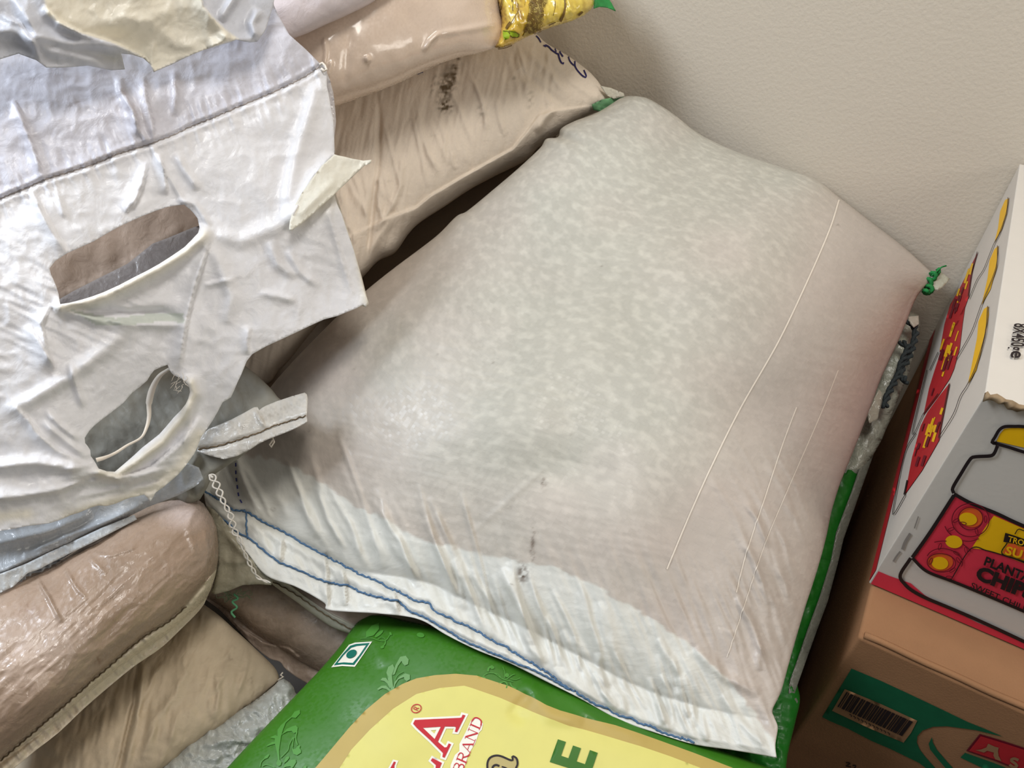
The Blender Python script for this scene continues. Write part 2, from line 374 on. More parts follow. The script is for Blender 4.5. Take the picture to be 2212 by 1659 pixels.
def text(name, s, org, ex, ey, hosts, mat, parent, off=0.0009, bold=0.0, italic=0.0):
    """Lettering: text units mapped to px by origin + x*ex + y*ey, laid on the host."""
    cu = bpy.data.curves.new('t', 'FONT'); cu.body = s; cu.size = 1.0; cu.offset = bold; cu.shear = italic; cu.resolution_u = 3
    o = bpy.data.objects.new('t', cu); COL.objects.link(o); dg = bpy.context.evaluated_depsgraph_get()
    me = bpy.data.meshes.new_from_object(o.evaluated_get(dg)); bpy.data.objects.remove(o)
    co = np.zeros(len(me.vertices) * 3, np.float32); me.vertices.foreach_get('co', co); co = co.reshape(-1, 3)
    W = []; ok = []
    for x, y, _ in co:
        h = hit(hosts, org[0] + x * ex[0] + y * ey[0], org[1] + x * ex[1] + y * ey[1], off); ok.append(h is not None); W.append(h if h is not None else (0, 0, 0))
    fs = [tuple(p.vertices) for p in me.polygons if all(ok[i] for i in p.vertices)]
    if not fs: return None
    used = sorted({i for f in fs for i in f}); mp = {i: k for k, i in enumerate(used)}
    return link(name, mesh([W[i] for i in used], [tuple(mp[i] for i in f) for f in fs], name=name), mat, parent)
def tube(name, paths, r, mat, parent=None, sides=6):
    V = []; Fs = []
    for P in paths:
        P = np.asarray(P, float); n = len(P); t = np.gradient(P, axis=0); t /= np.linalg.norm(t, axis=1)[:, None] + 1e-12
        up = np.array([0.21, 0.13, 0.97]); a = np.cross(t, up); a /= np.linalg.norm(a, axis=1)[:, None] + 1e-12; b = np.cross(t, a); base = len(V)
        for i in range(n):
            for k in range(sides):
                g = 2 * math.pi * k / sides; V.append(P[i] + r * (math.cos(g) * a[i] + math.sin(g) * b[i]))
        for i in range(n - 1):
            for k in range(sides):
                Fs.append((base + i * sides + k, base + i * sides + (k + 1) % sides, base + (i + 1) * sides + (k + 1) % sides, base + (i + 1) * sides + k))
        Fs.append(tuple(base + k for k in range(sides))[::-1]); Fs.append(tuple(base + (n - 1) * sides + k for k in range(sides)))
    return link(name, mesh(np.array(V), Fs, name=name), mat, parent)
def onhost(pts, hosts, off, n=40, closed=False):
    out = []
    for p in crom(np.asarray(pts, float), n, closed):
        h = hit(hosts, p[0], p[1], off)
        if h is not None: out.append(h)
    return np.array(out)
def empty(name, loc, label, cat, group=None):
    o = bpy.data.objects.new(name, None); COL.objects.link(o); o.location = loc; o.empty_display_size = 0.05
    return tag(o, label, cat, group)
def adopt(root, *objs):                          # parts were built in world space
    for o in objs:
        if o is not None: o.parent = root; o.matrix_parent_inverse = Matrix.Translation(-root.location)
def finish(root):
    for o in list(root.children):
        o.matrix_parent_inverse = Matrix.Translation(-root.location)
ID4 = Matrix.Identity(4)

# ------------------------------------------------------------------ the setting
WY = 0.9896; C0 = np.array([0.11360694, 0.54405049, 0.3175])
def box_mesh(x0, x1, y0, y1, z0, z1):
    v = [(x, y, z) for z in (z0, z1) for y in (y0, y1) for x in (x0, x1)]
    return mesh(v, [(0, 2, 3, 1), (4, 5, 7, 6), (0, 1, 5, 4), (2, 6, 7, 3), (0, 4, 6, 2), (1, 3, 7, 5)])
M_wall = plain('painted_plaster', (206, 195, 178), rough=0.75, spec=0.2, noise=0.012, nscale=6, bump=0.5, bscale=260)
M_floor = plain('concrete_floor', (88, 82, 76), rough=0.8, noise=0.12, nscale=9, bump=0.3)
tag(link('floor', box_mesh(-2.6, 2.6, -2.2, WY + .1, -0.1, 0.0), M_floor, smooth_=False), 'grey concrete floor under the pile', None, kind='structure')
tag(link('wall_back', box_mesh(-2.6, 2.6, WY + .0015, WY + .12, 0.0, 2.7), M_wall, smooth_=False), 'beige painted wall behind the sacks and boxes', None, kind='structure')
tag(link('wall_left', box_mesh(-2.7, -2.6, -2.2, WY + .12, 0.0, 2.7), M_wall, smooth_=False), 'painted wall left of the store', None, kind='structure')
tag(link('wall_right', box_mesh(2.6, 2.7, -2.2, WY + .12, 0.0, 2.7), M_wall, smooth_=False), 'painted wall right of the store', None, kind='structure')

# ------------------------------------------------------------------ boxes on the right
def carton(x0, x1, y0, y1, z0, z1, bev, mats, seg=3, wob=0.0):
    bm = bmesh.new(); bmesh.ops.create_cube(bm, size=1.0)
    for v in bm.verts: v.co = Vector((x0 + (v.co.x + .5) * (x1 - x0), y0 + (v.co.y + .5) * (y1 - y0), z0 + (v.co.z + .5) * (z1 - z0)))
    bmesh.ops.bevel(bm, geom=list(bm.edges), offset=bev, segments=seg, profile=0.6, affect='EDGES')
    me = bpy.data.meshes.new('carton'); bm.to_mesh(me); bm.free(); return me
M_kraft = plain('kraft_cardboard', (148, 108, 76), rough=0.78, spec=0.15, noise=0.07, nscale=24, bump=0.25, bscale=500)
M_kraftedge = plain('raw_corrugated_edge', (150, 128, 100), rough=0.9, spec=0.1, noise=0.2, nscale=200)
M_white = plain('white_coated_board', (205, 198, 188), rough=0.5, spec=0.3, noise=0.02, nscale=30, bump=0.1)
M_pink = plain('pinkish_red_print', (214, 52, 72), rough=0.5, noise=0.03)
M_red = plain('red_print', (178, 32, 40), rough=0.5, noise=0.05)
M_orange = plain('orange_print', (226, 96, 40), rough=0.5)
M_yel = plain('yellow_print', (238, 184, 12), rough=0.5, noise=0.03)
M_black = plain('black_print', (32, 22, 24), rough=0.55, noise=0.05)
M_dkred = plain('dark_red_print', (110, 16, 34), rough=0.5)
M_gbrand = plain('bottle_green_print', (10, 92, 58), rough=0.7, noise=0.1)
M_kraftp = plain('bare_cardboard_print', (150, 112, 78), rough=0.8, noise=0.06)
M_greyscuff = plain('grey_scuff', (140, 132, 124), rough=0.8)

X1 = C0[0] + 0.40
rw = ray(1855, 1375); tt = (C0[2] - CAM[2]) / rw[2]; KC = CAM + rw * tt
kr = link('shipping_carton', carton(KC[0], X1 + 0.02, KC[1], WY - 0.004, 0.001, C0[2] - 0.0008, 0.004, None), M_kraft, smooth_=False)
tag(kr, 'brown cardboard carton with green band and barcode under the red and white box', 'carton')
for p in kr.data.polygons: p.use_smooth = True
ch = link('snack_box', carton(C0[0], X1, C0[1], WY - 0.003, C0[2], C0[2] + 0.2505, 0.0012, None), M_white, smooth_=False)
tag(ch, 'white and red snack carton with printed jars standing on the brown carton', 'box')
H = [ch]
# crease along the top front edge of the brown carton
kz = C0[2]; 
cr = [[KC[0] + .004 + s * (X1 - KC[0] - .004), KC[1] + .0035 + 0.0004 * math.sin(40 * s), kz + .0012 + .0004 * math.sin(23 * s)] for s in np.linspace(0, 1, 30)]
tube('edge_crease', [np.array(cr)], 0.0032, M_kraft, kr, 8)
K = [kr]
g = lambda pts: ztr(1760, 1440, 452 / 2212, pts)
decal('green_band', g([(390, 15), (700, 145), (960, 265), (1330, 440), (1620, 580), (1820, 660), (1990, 735), (1700, 665), (1400, 625), (1250, 630), (1140, 670), (1085, 730), (1080, 800), (1110, 870), (1180, 960), (1280, 1072), (1300, 1095), (1200, 1085), (1100, 1010), (800, 865), (600, 780), (350, 650), (160, 570), (80, 528)]), K, M_gbrand, kr)
decal('green_leaf', g([(1240, 740), (1250, 800), (1290, 870), (1400, 1000), (1480, 1085), (1400, 1085), (1300, 970), (1220, 870), (1205, 810)]), K, M_gbrand, kr)
decal('barcode_panel', g([(320, 228), (700, 385), (1085, 562), (1020, 690), (940, 795), (560, 635), (185, 458)]), K, M_kraftp, kr, off=0.0010)
bars = []; x = 0.0; rb = random.Random(4)
a0, a1, b0, b1 = (340, 255), (1040, 570), (242, 412), (925, 722)
while x < 0.97:
    wv = rb.choice([.012, .02, .03, .045, .06]); e = min(1, x + wv)
    q = [(a0[0] + (a1[0] - a0[0]) * s, a0[1] + (a1[1] - a0[1]) * s) for s in (x, e)] + [(b0[0] + (b1[0] - b0[0]) * s, b0[1] + (b1[1] - b0[1]) * s) for s in (e, x)]
    bars.append(q); x = e + rb.choice([.008, .012, .018])
for q in bars: decal('barcode_bar', g(q), K, M_black, kr, off=0.0014, step=40)
ribbons('barcode_digits', [(g([(370 + 400 * s / 10, 492 + 190 * s / 10), (395 + 400 * s / 10, 492 + 190 * s / 10 + 16), (385 + 400 * s / 10, 512 + 190 * s / 10 + 8)]), 1.6) for s in range(11)], K, M_black, kr, off=0.0014)
decal('red_logo_panel', g([(1745, 705), (1900, 750), (2060, 800), (2212, 850), (2400, 890), (2400, 1190), (2212, 1110), (1900, 990), (1600, 885)]), K, M_dkred, kr)
decal('red_logo_field', g([(1755, 725), (1900, 768), (2060, 818), (2212, 868), (2400, 905), (2400, 1170), (2212, 1092), (1900, 968), (1632, 880)]), K, M_red, kr, off=.001)
decal('green_logo_strip', g([(1590, 905), (1900, 1015), (2212, 1140), (2400, 1210), (2400, 1280), (1760, 1060), (1540, 955)]), K, M_gbrand, kr)
decal('logo_letter_a', g([(1835, 800), (1900, 830), (1945, 842), (1938, 880), (1945, 930), (1975, 985), (1910, 965), (1890, 925), (1895, 895), (1825, 875), (1790, 895), (1700, 868), (1760, 862), (1815, 840)]), K, M_kraftp, kr, off=.0014)
ribbons('logo_letter_s', [(g([(2155, 975), (2110, 958), (2075, 975), (2120, 1010), (2140, 1040), (2100, 1048), (2060, 1020)]), 6)], K, M_kraftp, kr, off=.0014)
ribbons('stamped_code', [(g([(330, 1010), (380, 1018), (330, 1045), (385, 1055)]), 2.2), (g([(400, 1040), (440, 1045), (410, 1075)]), 2.2)], K, M_black, kr)

# print on the snack box, front face
z = lambda pts: ztr(1880, 880, 332 / 2203, pts)
y_ = lambda pts: ztr(1880, 1060, 332 / 1530, pts)
redband = [(1885.5, 1259), (1895, 1246), (1950, 1262), (1962, 1285), (1990, 1305), (2040, 1328), (2100, 1352), (2200, 1390), (2260, 1412), (2260, 1432), (2212, 1411), (2100, 1360), (1975, 1300)]
wp = lambda x, y, zz: tuple(float(v) for v in topx(np.array([x, y, zz]))[:2])
X0, Y0, Z0 = C0
decal('red_base_print', [wp(X0 + .0015, Y0 - .0003, Z0 + .0014)] + [wp(X0 + t_, Y0, Z0 + .0014) for t_ in np.linspace(.01, .36, 20)] + [wp(X0 + t_, Y0, Z0 + .0215 - .012 * math.exp(-((t_ - .1) / .06) ** 2)) for t_ in np.linspace(.36, .045, 14)] + [wp(X0 + .03, Y0, Z0 + .024), wp(X0 + .012, Y0, Z0 + .022), wp(X0 + .0015, Y0, Z0 + .022)], H, M_pink, ch, step=8)
decal('red_side_print', [wp(X0, Y0 + t_, Z0 + .0014) for t_ in np.linspace(.0015, .435, 24)] + [wp(X0, Y0 + t_, Z0 + .020) for t_ in np.linspace(.435, .0015, 24)], H, M_red, ch, step=6)
lower = y_([(405, 660), (300, 830), (345, 920), (420, 985), (560, 1060), (800, 1160), (1100, 1290), (1530, 1490)]) + [(2330, 1440)]
decal('jar_label_red', y_([(845, 45), (1100, 165), (1530, 345), (1900, 500), (1900, 1360), (1530, 1180), (1000, 960), (800, 880), (560, 790), (420, 650)]), H, M_pink, ch)
decal('jar_label_yellow', y_([(1232, 240), (1530, 370), (1900, 530), (1900, 880), (1530, 715), (1300, 625), (1150, 580), (1010, 565), (1090, 440), (1170, 320)]), H, M_yel, ch, off=.001)
decal('jar_lid', z([(1810, 480), (1855, 380), (1920, 300), (2050, 285), (2203, 285)]) + [(2300, 925), (2300, 990), (2212, 966)], H, M_yel, ch)
B = []
B.append((z([(1820, 490), (1780, 500), (1745, 485), (1790, 410), (1850, 310), (1930, 262), (2080, 258), (2203, 262)]) + [(2300, 928)], 7))
B.append((z([(1760, 490), (1860, 520), (2000, 560), (2203, 625)]) + [(2300, 1000)], 7))
B.append((z([(1825, 535), (1780, 640), (1720, 680), (1500, 695), (1430, 735), (1300, 940), (1185, 1140), (1200, 1215)]), 7.5))
B.append((z([(1200, 1225), (1450, 1360), (1800, 1500), (2203, 1685)]) + [(2330, 1180)], 7.5))
B.append((y_([(835, 35), (600, 400), (420, 655)]), 8))
B.append((y_([(405, 660), (300, 830), (345, 920), (420, 985), (560, 1060), (800, 1160), (1100, 1290), (1530, 1490)]) + [(2330, 1440)], 7.5))
B.append((y_([(420, 660), (560, 790), (800, 885), (1000, 965), (1530, 1190), (1900, 1360)]), 6.5))
B.append((y_([(800, 885), (1000, 570), (1160, 585), (1350, 640), (1530, 705), (1900, 880)]), 2.2))
ribbons('jar_outline', B, H, M_black, ch, off=.0013)
def ell(c, rx, ry, ang=0, n=26, a0=0, a1=360):
    o = []
    for i in range(n):
        t = math.radians(a0 + (a1 - a0) * i / (n if a1 - a0 == 360 else n - 1)); x, y = rx * math.cos(t), ry * math.sin(t); r = math.radians(ang)
        o.append((c[0] + x * math.cos(r) - y * math.sin(r), c[1] + x * math.sin(r) + y * math.cos(r)))
    return o
for c, rx, ry, a in [((1005, 255), 115, 100, 20), ((700, 700), 125, 90, 0)]: decal('chip_core', y_(ell(c, rx, ry, a)), H, M_orange, ch, off=.001)
for c, rx, ry, a in [((975, 270), 90, 63, 10), ((833, 497), 85, 63, 10), ((695, 710), 83, 63, 8)]: decal('chip_slice', y_(ell(c, rx, ry, a)), H, M_yel, ch, off=.0014)
CL = [(y_(ell((1000, 280), 185, 165, 0)), 2, True), (y_(ell((1000, 265), 122, 112, 0)), 2, True), (y_(ell((710, 705), 142, 92, 5)), 2, True),
      (y_(ell((740, 690), 180, 125, 10, a0=190, a1=370)), 2), (y_([(745, 340), (770, 390), (810, 430)]), 2), (y_([(640, 500), (700, 490), (760, 488)]), 2), (y_([(920, 485), (1000, 490), (1085, 465)]), 2),
      (y_([(925, 520), (975, 560), (1000, 590)]), 2)]
for c in [(805, 372), (855, 285), (1150, 270), (1060, 392), (695, 545), (955, 580), (860, 610), (880, 680), (820, 778), (790, 850), (925, 312), (605, 690)]:
    a = rb.uniform(0, 180); CL.append((y_(ell(c, 34, 13, a, 10)), 1.5, True))
ribbons('chip_line_drawing', CL, H, M_dkred, ch, off=.0016)
kx = 332 / 1530
text('lettering', 'TRO', (2177, 1165), (17, 5), (3.5, -17), H, M_yel, ch, off=.0022, bold=.02)
decal('brand_plaque', y_([(1345, 405), (1440, 435), (1620, 500), (1620, 575), (1425, 510), (1325, 495)]), H, M_black, ch, off=.0016)
ribbons('brand_outline', [(y_([(1440, 420), (1475, 370), (1530, 385), (1600, 405)]), 2), (y_([(1365, 505), (1310, 610), (1450, 665), (1620, 720)]), 2.5)], H, M_black, ch, off=.0016)
decal('brand_flame', y_([(1375, 515), (1440, 515), (1480, 545), (1530, 540), (1620, 590), (1620, 700), (1530, 670), (1320, 605)]), H, M_orange, ch, off=.0018)
text('lettering', 'SU', (2170.5, 1192), (31, 8.5), (7, -24), H, M_yel, ch, off=.0024, bold=.03)
text('lettering', 'PLANTAIN', (2124, 1216), (26.5, 10.5), (9, -25), H, M_black, ch, off=.0018, bold=.035)
text('lettering', 'CHIPS', (2106, 1245), (46, 18), (15, -37), H, M_black, ch, off=.0018, bold=.055)
text('lettering', 'SWEET CHILLI', (2096, 1266), (20, 8.8), (5.5, -17), H, M_black, ch, off=.0018, bold=.012)
text('lettering', '8X450g', (2190, 701), (-3.2, 18.5), (42, 3), H, M_black, ch, off=.0016, bold=.02)
text('lettering', 'e', (2183, 760), (-3, 34), (44, 3), H, M_black, ch, off=.0016, bold=.02)
ribbons('corner_scuff', [(y_([(400, 420), (350, 500), (320, 580)]), 6), (y_([(300, 600), (260, 650), (230, 700)]), 4), (y_([(480, 250), (440, 370)]), 2.5), ], H, M_greyscuff, ch)
# left side face of the snack box: three jars seen edge-on
s4 = lambda pts: ztr(1812, 300, 400 / 1327, pts)
s5 = lambda pts: ztr(1812, 800, 400 / 1327, pts)
for q in [s4([(1222, 425), (1195, 440), (1160, 520), (1145, 640), (1118, 750), (1170, 650), (1205, 540)]), s4([(1147, 768), (1120, 790), (1085, 870), (1070, 1000), (1028, 1190), (1090, 1080), (1135, 920)]),
          s4([(1075, 1200), (1045, 1220), (1005, 1310), (995, 1430), (950, 1659)]) + s5([(930, 100), (990, 0)]) + s4([(1050, 1420), (1078, 1260)])]:
    decal('jar_lid', q, H, M_yel, ch, step=5)
side_red = [s4([(1000, 810), (940, 930), (860, 1090), (800, 1190), (760, 1330), (725, 1530), (800, 1440), (890, 1260), (935, 1130), (960, 960)]),
            s4([(910, 1190), (850, 1300), (780, 1420), (730, 1540), (690, 1659)]) + s5([(650, 130), (610, 325), (720, 180), (800, 60), (830, -10)]) + s4([(870, 1500), (890, 1330)]),
            s5([(800, 90), (720, 190), (640, 300), (590, 400), (530, 620), (478, 890), (600, 720), (725, 500), (740, 400), (770, 250)])]
for q in side_red: decal('jar_label_red', q, H, M_red, ch, step=6)
dash = []; yd = []
for k, q in enumerate(side_red):
    A = np.array(q); c = A.mean(0)
    for i in range(16):
        j = A[rb.randrange(len(A))]; f_ = rb.uniform(.1, .85); p = c + (j - c) * f_; ln_ = rb.uniform(6, 16)
        (yd if i % 2 else dash).append(([(p[0] + ln_ * .35, p[1] - ln_), (p[0], p[1]), (p[0] - ln_ * .3, p[1] + ln_)], rb.uniform(2, 6)))
ribbons('label_fill_yellow', yd, H, M_yel, ch, off=.001); ribbons('label_fill_dark', dash, H, M_dkred, ch, off=.0012)
ribbons('jar_outline', [(s4([(1222, 420), (1210, 530), (1160, 680), (1118, 760), (1050, 930), (1000, 1010), (940, 1150)]), 1.2), (s4([(1147, 765), (1135, 930), (1028, 1200), (960, 1385), (850, 1580)]), 1.3),
                        (s4([(1078, 1200), (1060, 1400), (990, 1640)]) + s5([(930, 110), (880, 190), (830, 320), (730, 480)]), 1.5), (s5([(610, 320), (545, 460), (545, 400), (640, 0)]), 1.3), (s5([(485, 895), (402, 1035), (405, 960), (480, 600), (560, 450)]), 1.5),
                        (s4([(1000, 810), (960, 960), (935, 1130)]), 1.2), (s5([(800, 100), (740, 400), (725, 490)]), 1.5), (s4([(720, 1530), (660, 1659)]), 1.4), (s5([(610, 320), (720, 170)]), 1.4), (s5([(478, 895), (500, 790)]), 3)], H, M_black, ch, off=.0014)
# torn corner of the box top
rr_ = random.Random(3)
V = []; cpt = np.array([C0[0], C0[1], C0[2] + .2505])
bm = bmesh.new()
for i in range(16):
    s = i / 15.0; b = cpt + np.array([s * .05, -.001 + rr_.uniform(-.001, .001), -.001]); r_ = .0035 * (1 - s) + .0012
    vs = [bm.verts.new(b + np.array([0, -r_ * rr_.uniform(.5, 1.3), r_ * rr_.uniform(-.8, .3)])), bm.verts.new(b + np.array([rr_.uniform(-.001, .001), 0, r_ * rr_.uniform(.6, 1.6)])), bm.verts.new(b + np.array([0, r_, 0.0]))]
    V.append(vs)
for a, b in zip(V[:-1], V[1:]):
    for i in range(3): bm.faces.new((a[i], b[i], b[(i + 1) % 3], a[(i + 1) % 3]))
bm.faces.new(V[0]); bm.faces.new(V[-1][::-1])
me = bpy.data.meshes.new('torn'); bm.to_mesh(me); bm.free()
plabel(link('torn_edge', me, M_kraftedge, ch), 'torn brown corrugated edge')

# ------------------------------------------------------------------ main sack
def lerpc(a, b, t): return a + (b - a) * t[..., None]
lineH1 = [(430, 1052), (445, 1064), (473, 1082), (502, 1103), (530, 1107), (575, 1133), (628, 1158), (677, 1186), (726, 1213), (766, 1235), (819, 1259), (848, 1272), (880, 1288), (897, 1300), (925, 1304), (941, 1320), (990, 1345), (1043, 1371), (1092, 1398), (1153, 1434), (1214, 1475), (1255, 1500), (1295, 1524), (1350, 1548), (1420, 1576), (1500, 1603)]
lineH2 = [(436, 1092), (457, 1109), (494, 1129), (510, 1149), (538, 1162), (571, 1190), (603, 1214), (644, 1231), (701, 1257), (754, 1265), (787, 1282), (827, 1292), (864, 1300), (888, 1322), (925, 1337), (970, 1365), (1010, 1387), (1092, 1422), (1160, 1452), (1230, 1492)]
zone = [(300, 940), (450, 985), (560, 985), (640, 1008), (700, 1046), (760, 1090), (830, 1118), (900, 1162), (1000, 1188), (1100, 1208), (1200, 1222), (1290, 1268), (1400, 1330), (1500, 1400), (1600, 1500), (1700, 1640)]
bott = lineH1
wr = []
rw_ = random.Random(11)
hl = crom(lineH1 + [(1600, 1622), (1660, 1632)], 200)
for i in range(90):
    s = rw_.uniform(.1, .97); p = hl[int(s * 199)][:2]; ln_ = rw_.uniform(60, 260) * (0.7 + .5 * math.sin(s * 3.1)); up = rw_.uniform(5, 60)
    a = math.radians(-118 + 8 * s + rw_.uniform(-9, 9)); d = np.array([math.cos(a), math.sin(a)]); nrm = np.array([-d[1], d[0]]); bend = rw_.uniform(-14, 14)
    q0 = p + d * up; wr.append(([q0, q0 + d * ln_ * .5 + nrm * bend, q0 + d * ln_ + nrm * bend * .5], rw_.uniform(.0012, .0040), rw_.uniform(4, 10)))
for i in range(46):   # pulled pleats along the right-hand side
    s = rw_.uniform(0, 1); x0 = 1790 - 95 * s - rw_.uniform(10, 150); y0 = 1060 + 380 * s; ln_ = rw_.uniform(80, 240)
    a = math.radians(-106 - 10 * (1 - s) + rw_.uniform(-6, 6)); d = np.array([math.cos(a), math.sin(a)]); nrm = np.array([-d[1], d[0]])
    q0 = np.array([x0, y0 + 60]); wr.append(([q0, q0 + d * ln_ * .5 + nrm * 6, q0 + d * ln_ - nrm * 8], rw_.uniform(.0004, .0014), rw_.uniform(4, 8)))
wr += [([(1290, 1300), (1310, 1390), (1330, 1480)], .004, 9), ([(1590, 1290), (1620, 1340), (1640, 1400), (1640, 1450)], .005, 9), ([(1500, 1400), (1560, 1460), (1640, 1500)], .005, 11), ([(1560, 1500), (1600, 1560), (1650, 1610)], .004, 9),
       ([(1420, 1380), (1470, 1460), (1500, 1540)], .004, 9), ([(820, 1080), (850, 1180), (905, 1250)], .003, 8), ([(1190, 1000), (1100, 1080), (1000, 1170)], .0005, 7)]
def disp_main(X, Y, U, V):
    d1, s1, p1 = pdist(X, Y, lineH1)
    fl = smooth(0, 60, np.where(s1 < 0, d1, 0))
    o = 0.0035 * fbm(X / 260, Y / 260, 2, 3)
    o = o + 0.0007 * anis(X, Y, 70, 190, 16, 5) * smooth(1050, 1250, Y + (X - 600) * -0.05)
    o = o + 0.0002 * anis(X, Y, 12, 160, 12, 9)
    o = o + 0.0008 * (crumple(X, Y, 60, 4)) * smooth(1180, 1450, Y)
    o = o + 0.0013 * anis(X, Y, 66, 140, 15, 15, 2) * smooth(1150, 1300, Y) * (s1 < 0)
    for q, a, wd in wr: o = o + ridge(X, Y, q, a * 1.0, wd)
    inhem = (s1 > 0)
    o = np.where(inhem, 0.0014 * crumple(X, Y, 55, 8) + .0016 * anis(X, Y, 64, 60, 14, 6), o)
    o = o - 0.004 * np.exp(-(d1 / 6) ** 2)                      # stitching pulls the hem in
    d2, _, _ = pdist(X, Y, lineH2); o = o - 0.0022 * np.exp(-(d2 / 5) ** 2)
    o = o + 0.0035 * np.exp(-((d1 - 16) / 11) ** 2) * inhem
    for q in ([(700, 1185), (706, 1240), (708, 1318)], [(740, 1225), (745, 1262), (748, 1310)], [(610, 1160), (606, 1215)], [(850, 1275), (860, 1320), (868, 1345)]):
        o = o + ridge(X, Y, q, .005, 7, 'f')
    # dents on the top of the sack
    o = o - 0.006 * np.exp(-(((X - 1250) / 120) ** 2 + ((Y - 1010) / 60) ** 2))
    return o
def bulge_main(U, V):
    vv = np.clip(V / 0.93, 0, 1)
    a = np.clip(1 - np.abs(2 * U - 1) ** 3.0, 0, 1) ** .62
    b = np.clip(vv * 8, 0, 1) ** .8 * np.clip((1 - vv) * 3.6, 0, 1) ** .75
    b = np.where(vv < .125, (np.clip(vv * 8, 0, 1) * (2 - np.clip(vv * 8, 0, 1))) ** .5, b)
    top = (1 - (1 - np.clip(vv * 3.2, 0, 1)) ** 2) ** .5; bot = (1 - (1 - np.clip((1 - vv) * 1.8, 0, 1)) ** 2.0) ** .8
    return 0.105 * a * (top * bot)
pinkc, greyc, whitec = lin((189, 178, 168)), lin((176, 173, 162)), lin((211, 210, 202))
def col_main(X, Y):
    d, s, p = pdist(X, Y, zone)
    t = smooth(-3, 4, np.where(s > 0, d, -d) + 5 * vnoise(X / 14, Y / 14, 2))
    d4, s4_, _ = pdist(X, Y, [(1830, 380), (1700, 640), (1560, 960), (1440, 1240)])
    rightp = smooth(-60, 60, np.where(s4_ < 0, d4, -d4))
    g_ = np.exp(-(((X - 1180 - .25 * (1000 - Y)) / 420) ** 2 + ((Y - 800) / 360) ** 2) * 1.1)
    g_ = np.clip(g_ * 1.2 + smooth(620, 300, Y) * .85 + .25 * vnoise(X / 120, Y / 90, 8), 0, 1) * (1 - .6 * rightp)
    c = lerpc(np.broadcast_to(pinkc, X.shape + (3,)), greyc, g_)
    c = lerpc(c, np.broadcast_to(whitec, X.shape + (3,)), t)
    band = np.exp(-(pdist(X, Y, [(640, 940), (900, 760), (1120, 720)])[0] / 30) ** 2) * 0.15
    c = c * (1 - band[..., None] * .2)
    c = c * (1 + 0.03 * fbm(X / 90, Y / 90, 3, 21))[..., None]
    # dirt
    for cx_, cy_, rx, ry, st in [(1130, 1240, 12, 16, .55), (1152, 1165, 5, 26, .5), (1176, 1045, 4, 12, .6), (1236, 940, 3, 3, .7), (1100, 1095, 5, 4, .4), (590, 1100, 5, 4, .5), (1445, 1195, 4, 3, .5), (1810, 487, 3, 3, .9), (820, 1150, 4, 4, .3), (1232, 937, 2.5, 2.5, .9), (1150, 1190, 5, 20, .8), (1128, 1240, 9, 18, .9), (1105, 1262, 3, 2.5, .8), (1172, 1040, 3, 14, .8), (1065, 783, 2.5, 2.5, .6), (765, 797, 3, 2, .5), (945, 765, 2, 2, .5), (1300, 575, 2, 2, .5), (705, 868, 3, 2, .5), (668, 933, 2, 5, .6)]:
        m_ = np.exp(-(((X - cx_) / rx) ** 2 + ((Y - cy_) / ry) ** 2)) * np.clip(.6 + 1.2 * vnoise(X / 5, Y / 5, 31), 0, 1.3) * st
        c = lerpc(c, np.broadcast_to(lin((92, 74, 60)), X.shape + (3,)), np.clip(m_, 0, 1))
    mot = np.clip((.35 + .75 * g_) * (1 - t), 0, 1) * (1 - .5 * rightp)
    return np.concatenate([c, mot[..., None]], -1)
T = [(1340, 212, 0.995), (1362, 207, 0.993), (1400, 213, 0.987), (1450, 243, 0.983), (1500, 282, 0.981), (1540, 305, 0.981), (1610, 335, 0.982), (1690, 362, 0.983), (1760, 387, 0.978), (1815, 428, 0.974), (1880, 478, 0.968), (1950, 532, 0.960), (2022, 596, 0.950)]
Bm = [(440, 1062, 0.775), (446, 1096, 0.770), (470, 1132, 0.764), (530, 1190, 0.745), (575, 1243, 0.733), (640, 1268, 0.722), (700, 1302, 0.712), (712, 1318, 0.708), (825, 1326, 0.695), (905, 1338, 0.688), (965, 1372, 0.680), (1030, 1404, 0.672), (1100, 1432, 0.664), (1180, 1472, 0.655), (1250, 1507, 0.648), (1340, 1556, 0.642), (1420, 1584, 0.636), (1500, 1608, 0.630), (1580, 1620, 0.624), (1640, 1630, 0.618), (1678, 1637, 0.612)]
Lm = [(1340, 212, 0.995), (1290, 243, 0.985), (1240, 262, 0.975), (1212, 278, 0.965), (1205, 296, 0.965), (1180, 300, 0.955), (1168, 318, 0.950), (1140, 345, 0.945), (1110, 372, 0.935), (1065, 410, 0.925), (1010, 455, 0.915), (985, 468, 0.910), (940, 512, 0.900), (850, 580, 0.885), (790, 628, 0.873), (740, 672, 0.863), (660, 752, 0.848), (610, 806, 0.839), (580, 842, 0.833), (530, 910, 0.820), (480, 985, 0.795), (440, 1062, 0.775)]
Rm = [(2022, 596, 0.950), (1992, 626, 0.940), (1976, 650, 0.935), (1958, 695, 0.920), (1940, 738, 0.905), (1920, 780, 0.890), (1900, 825, 0.872), (1884, 870, 0.858), (1868, 912, 0.845), (1850, 958, 0.828), (1831, 1005, 0.812), (1813, 1050, 0.795), (1796, 1106, 0.778), (1786, 1155, 0.763), (1773, 1205, 0.748), (1758, 1255, 0.733), (1740, 1310, 0.716), (1720, 1377, 0.696), (1704, 1434, 0.678), (1687, 1494, 0.657), (1669, 1533, 0.642), (1673, 1550, 0.637), (1680, 1572, 0.630), (1675, 1610, 0.618), (1678, 1637, 0.612)]
main = sack('rice_sack', T, Bm, Lm, Rm, 400, 380, bulge_main, lambda U, V: 0.085 * pil(3, .6)(U, V), col_main, M_main, disp_main, (0.50, 0.68))
tag(main, 'large full white woven sack with blue-stitched lower hem, lying against the wall', 'sack')
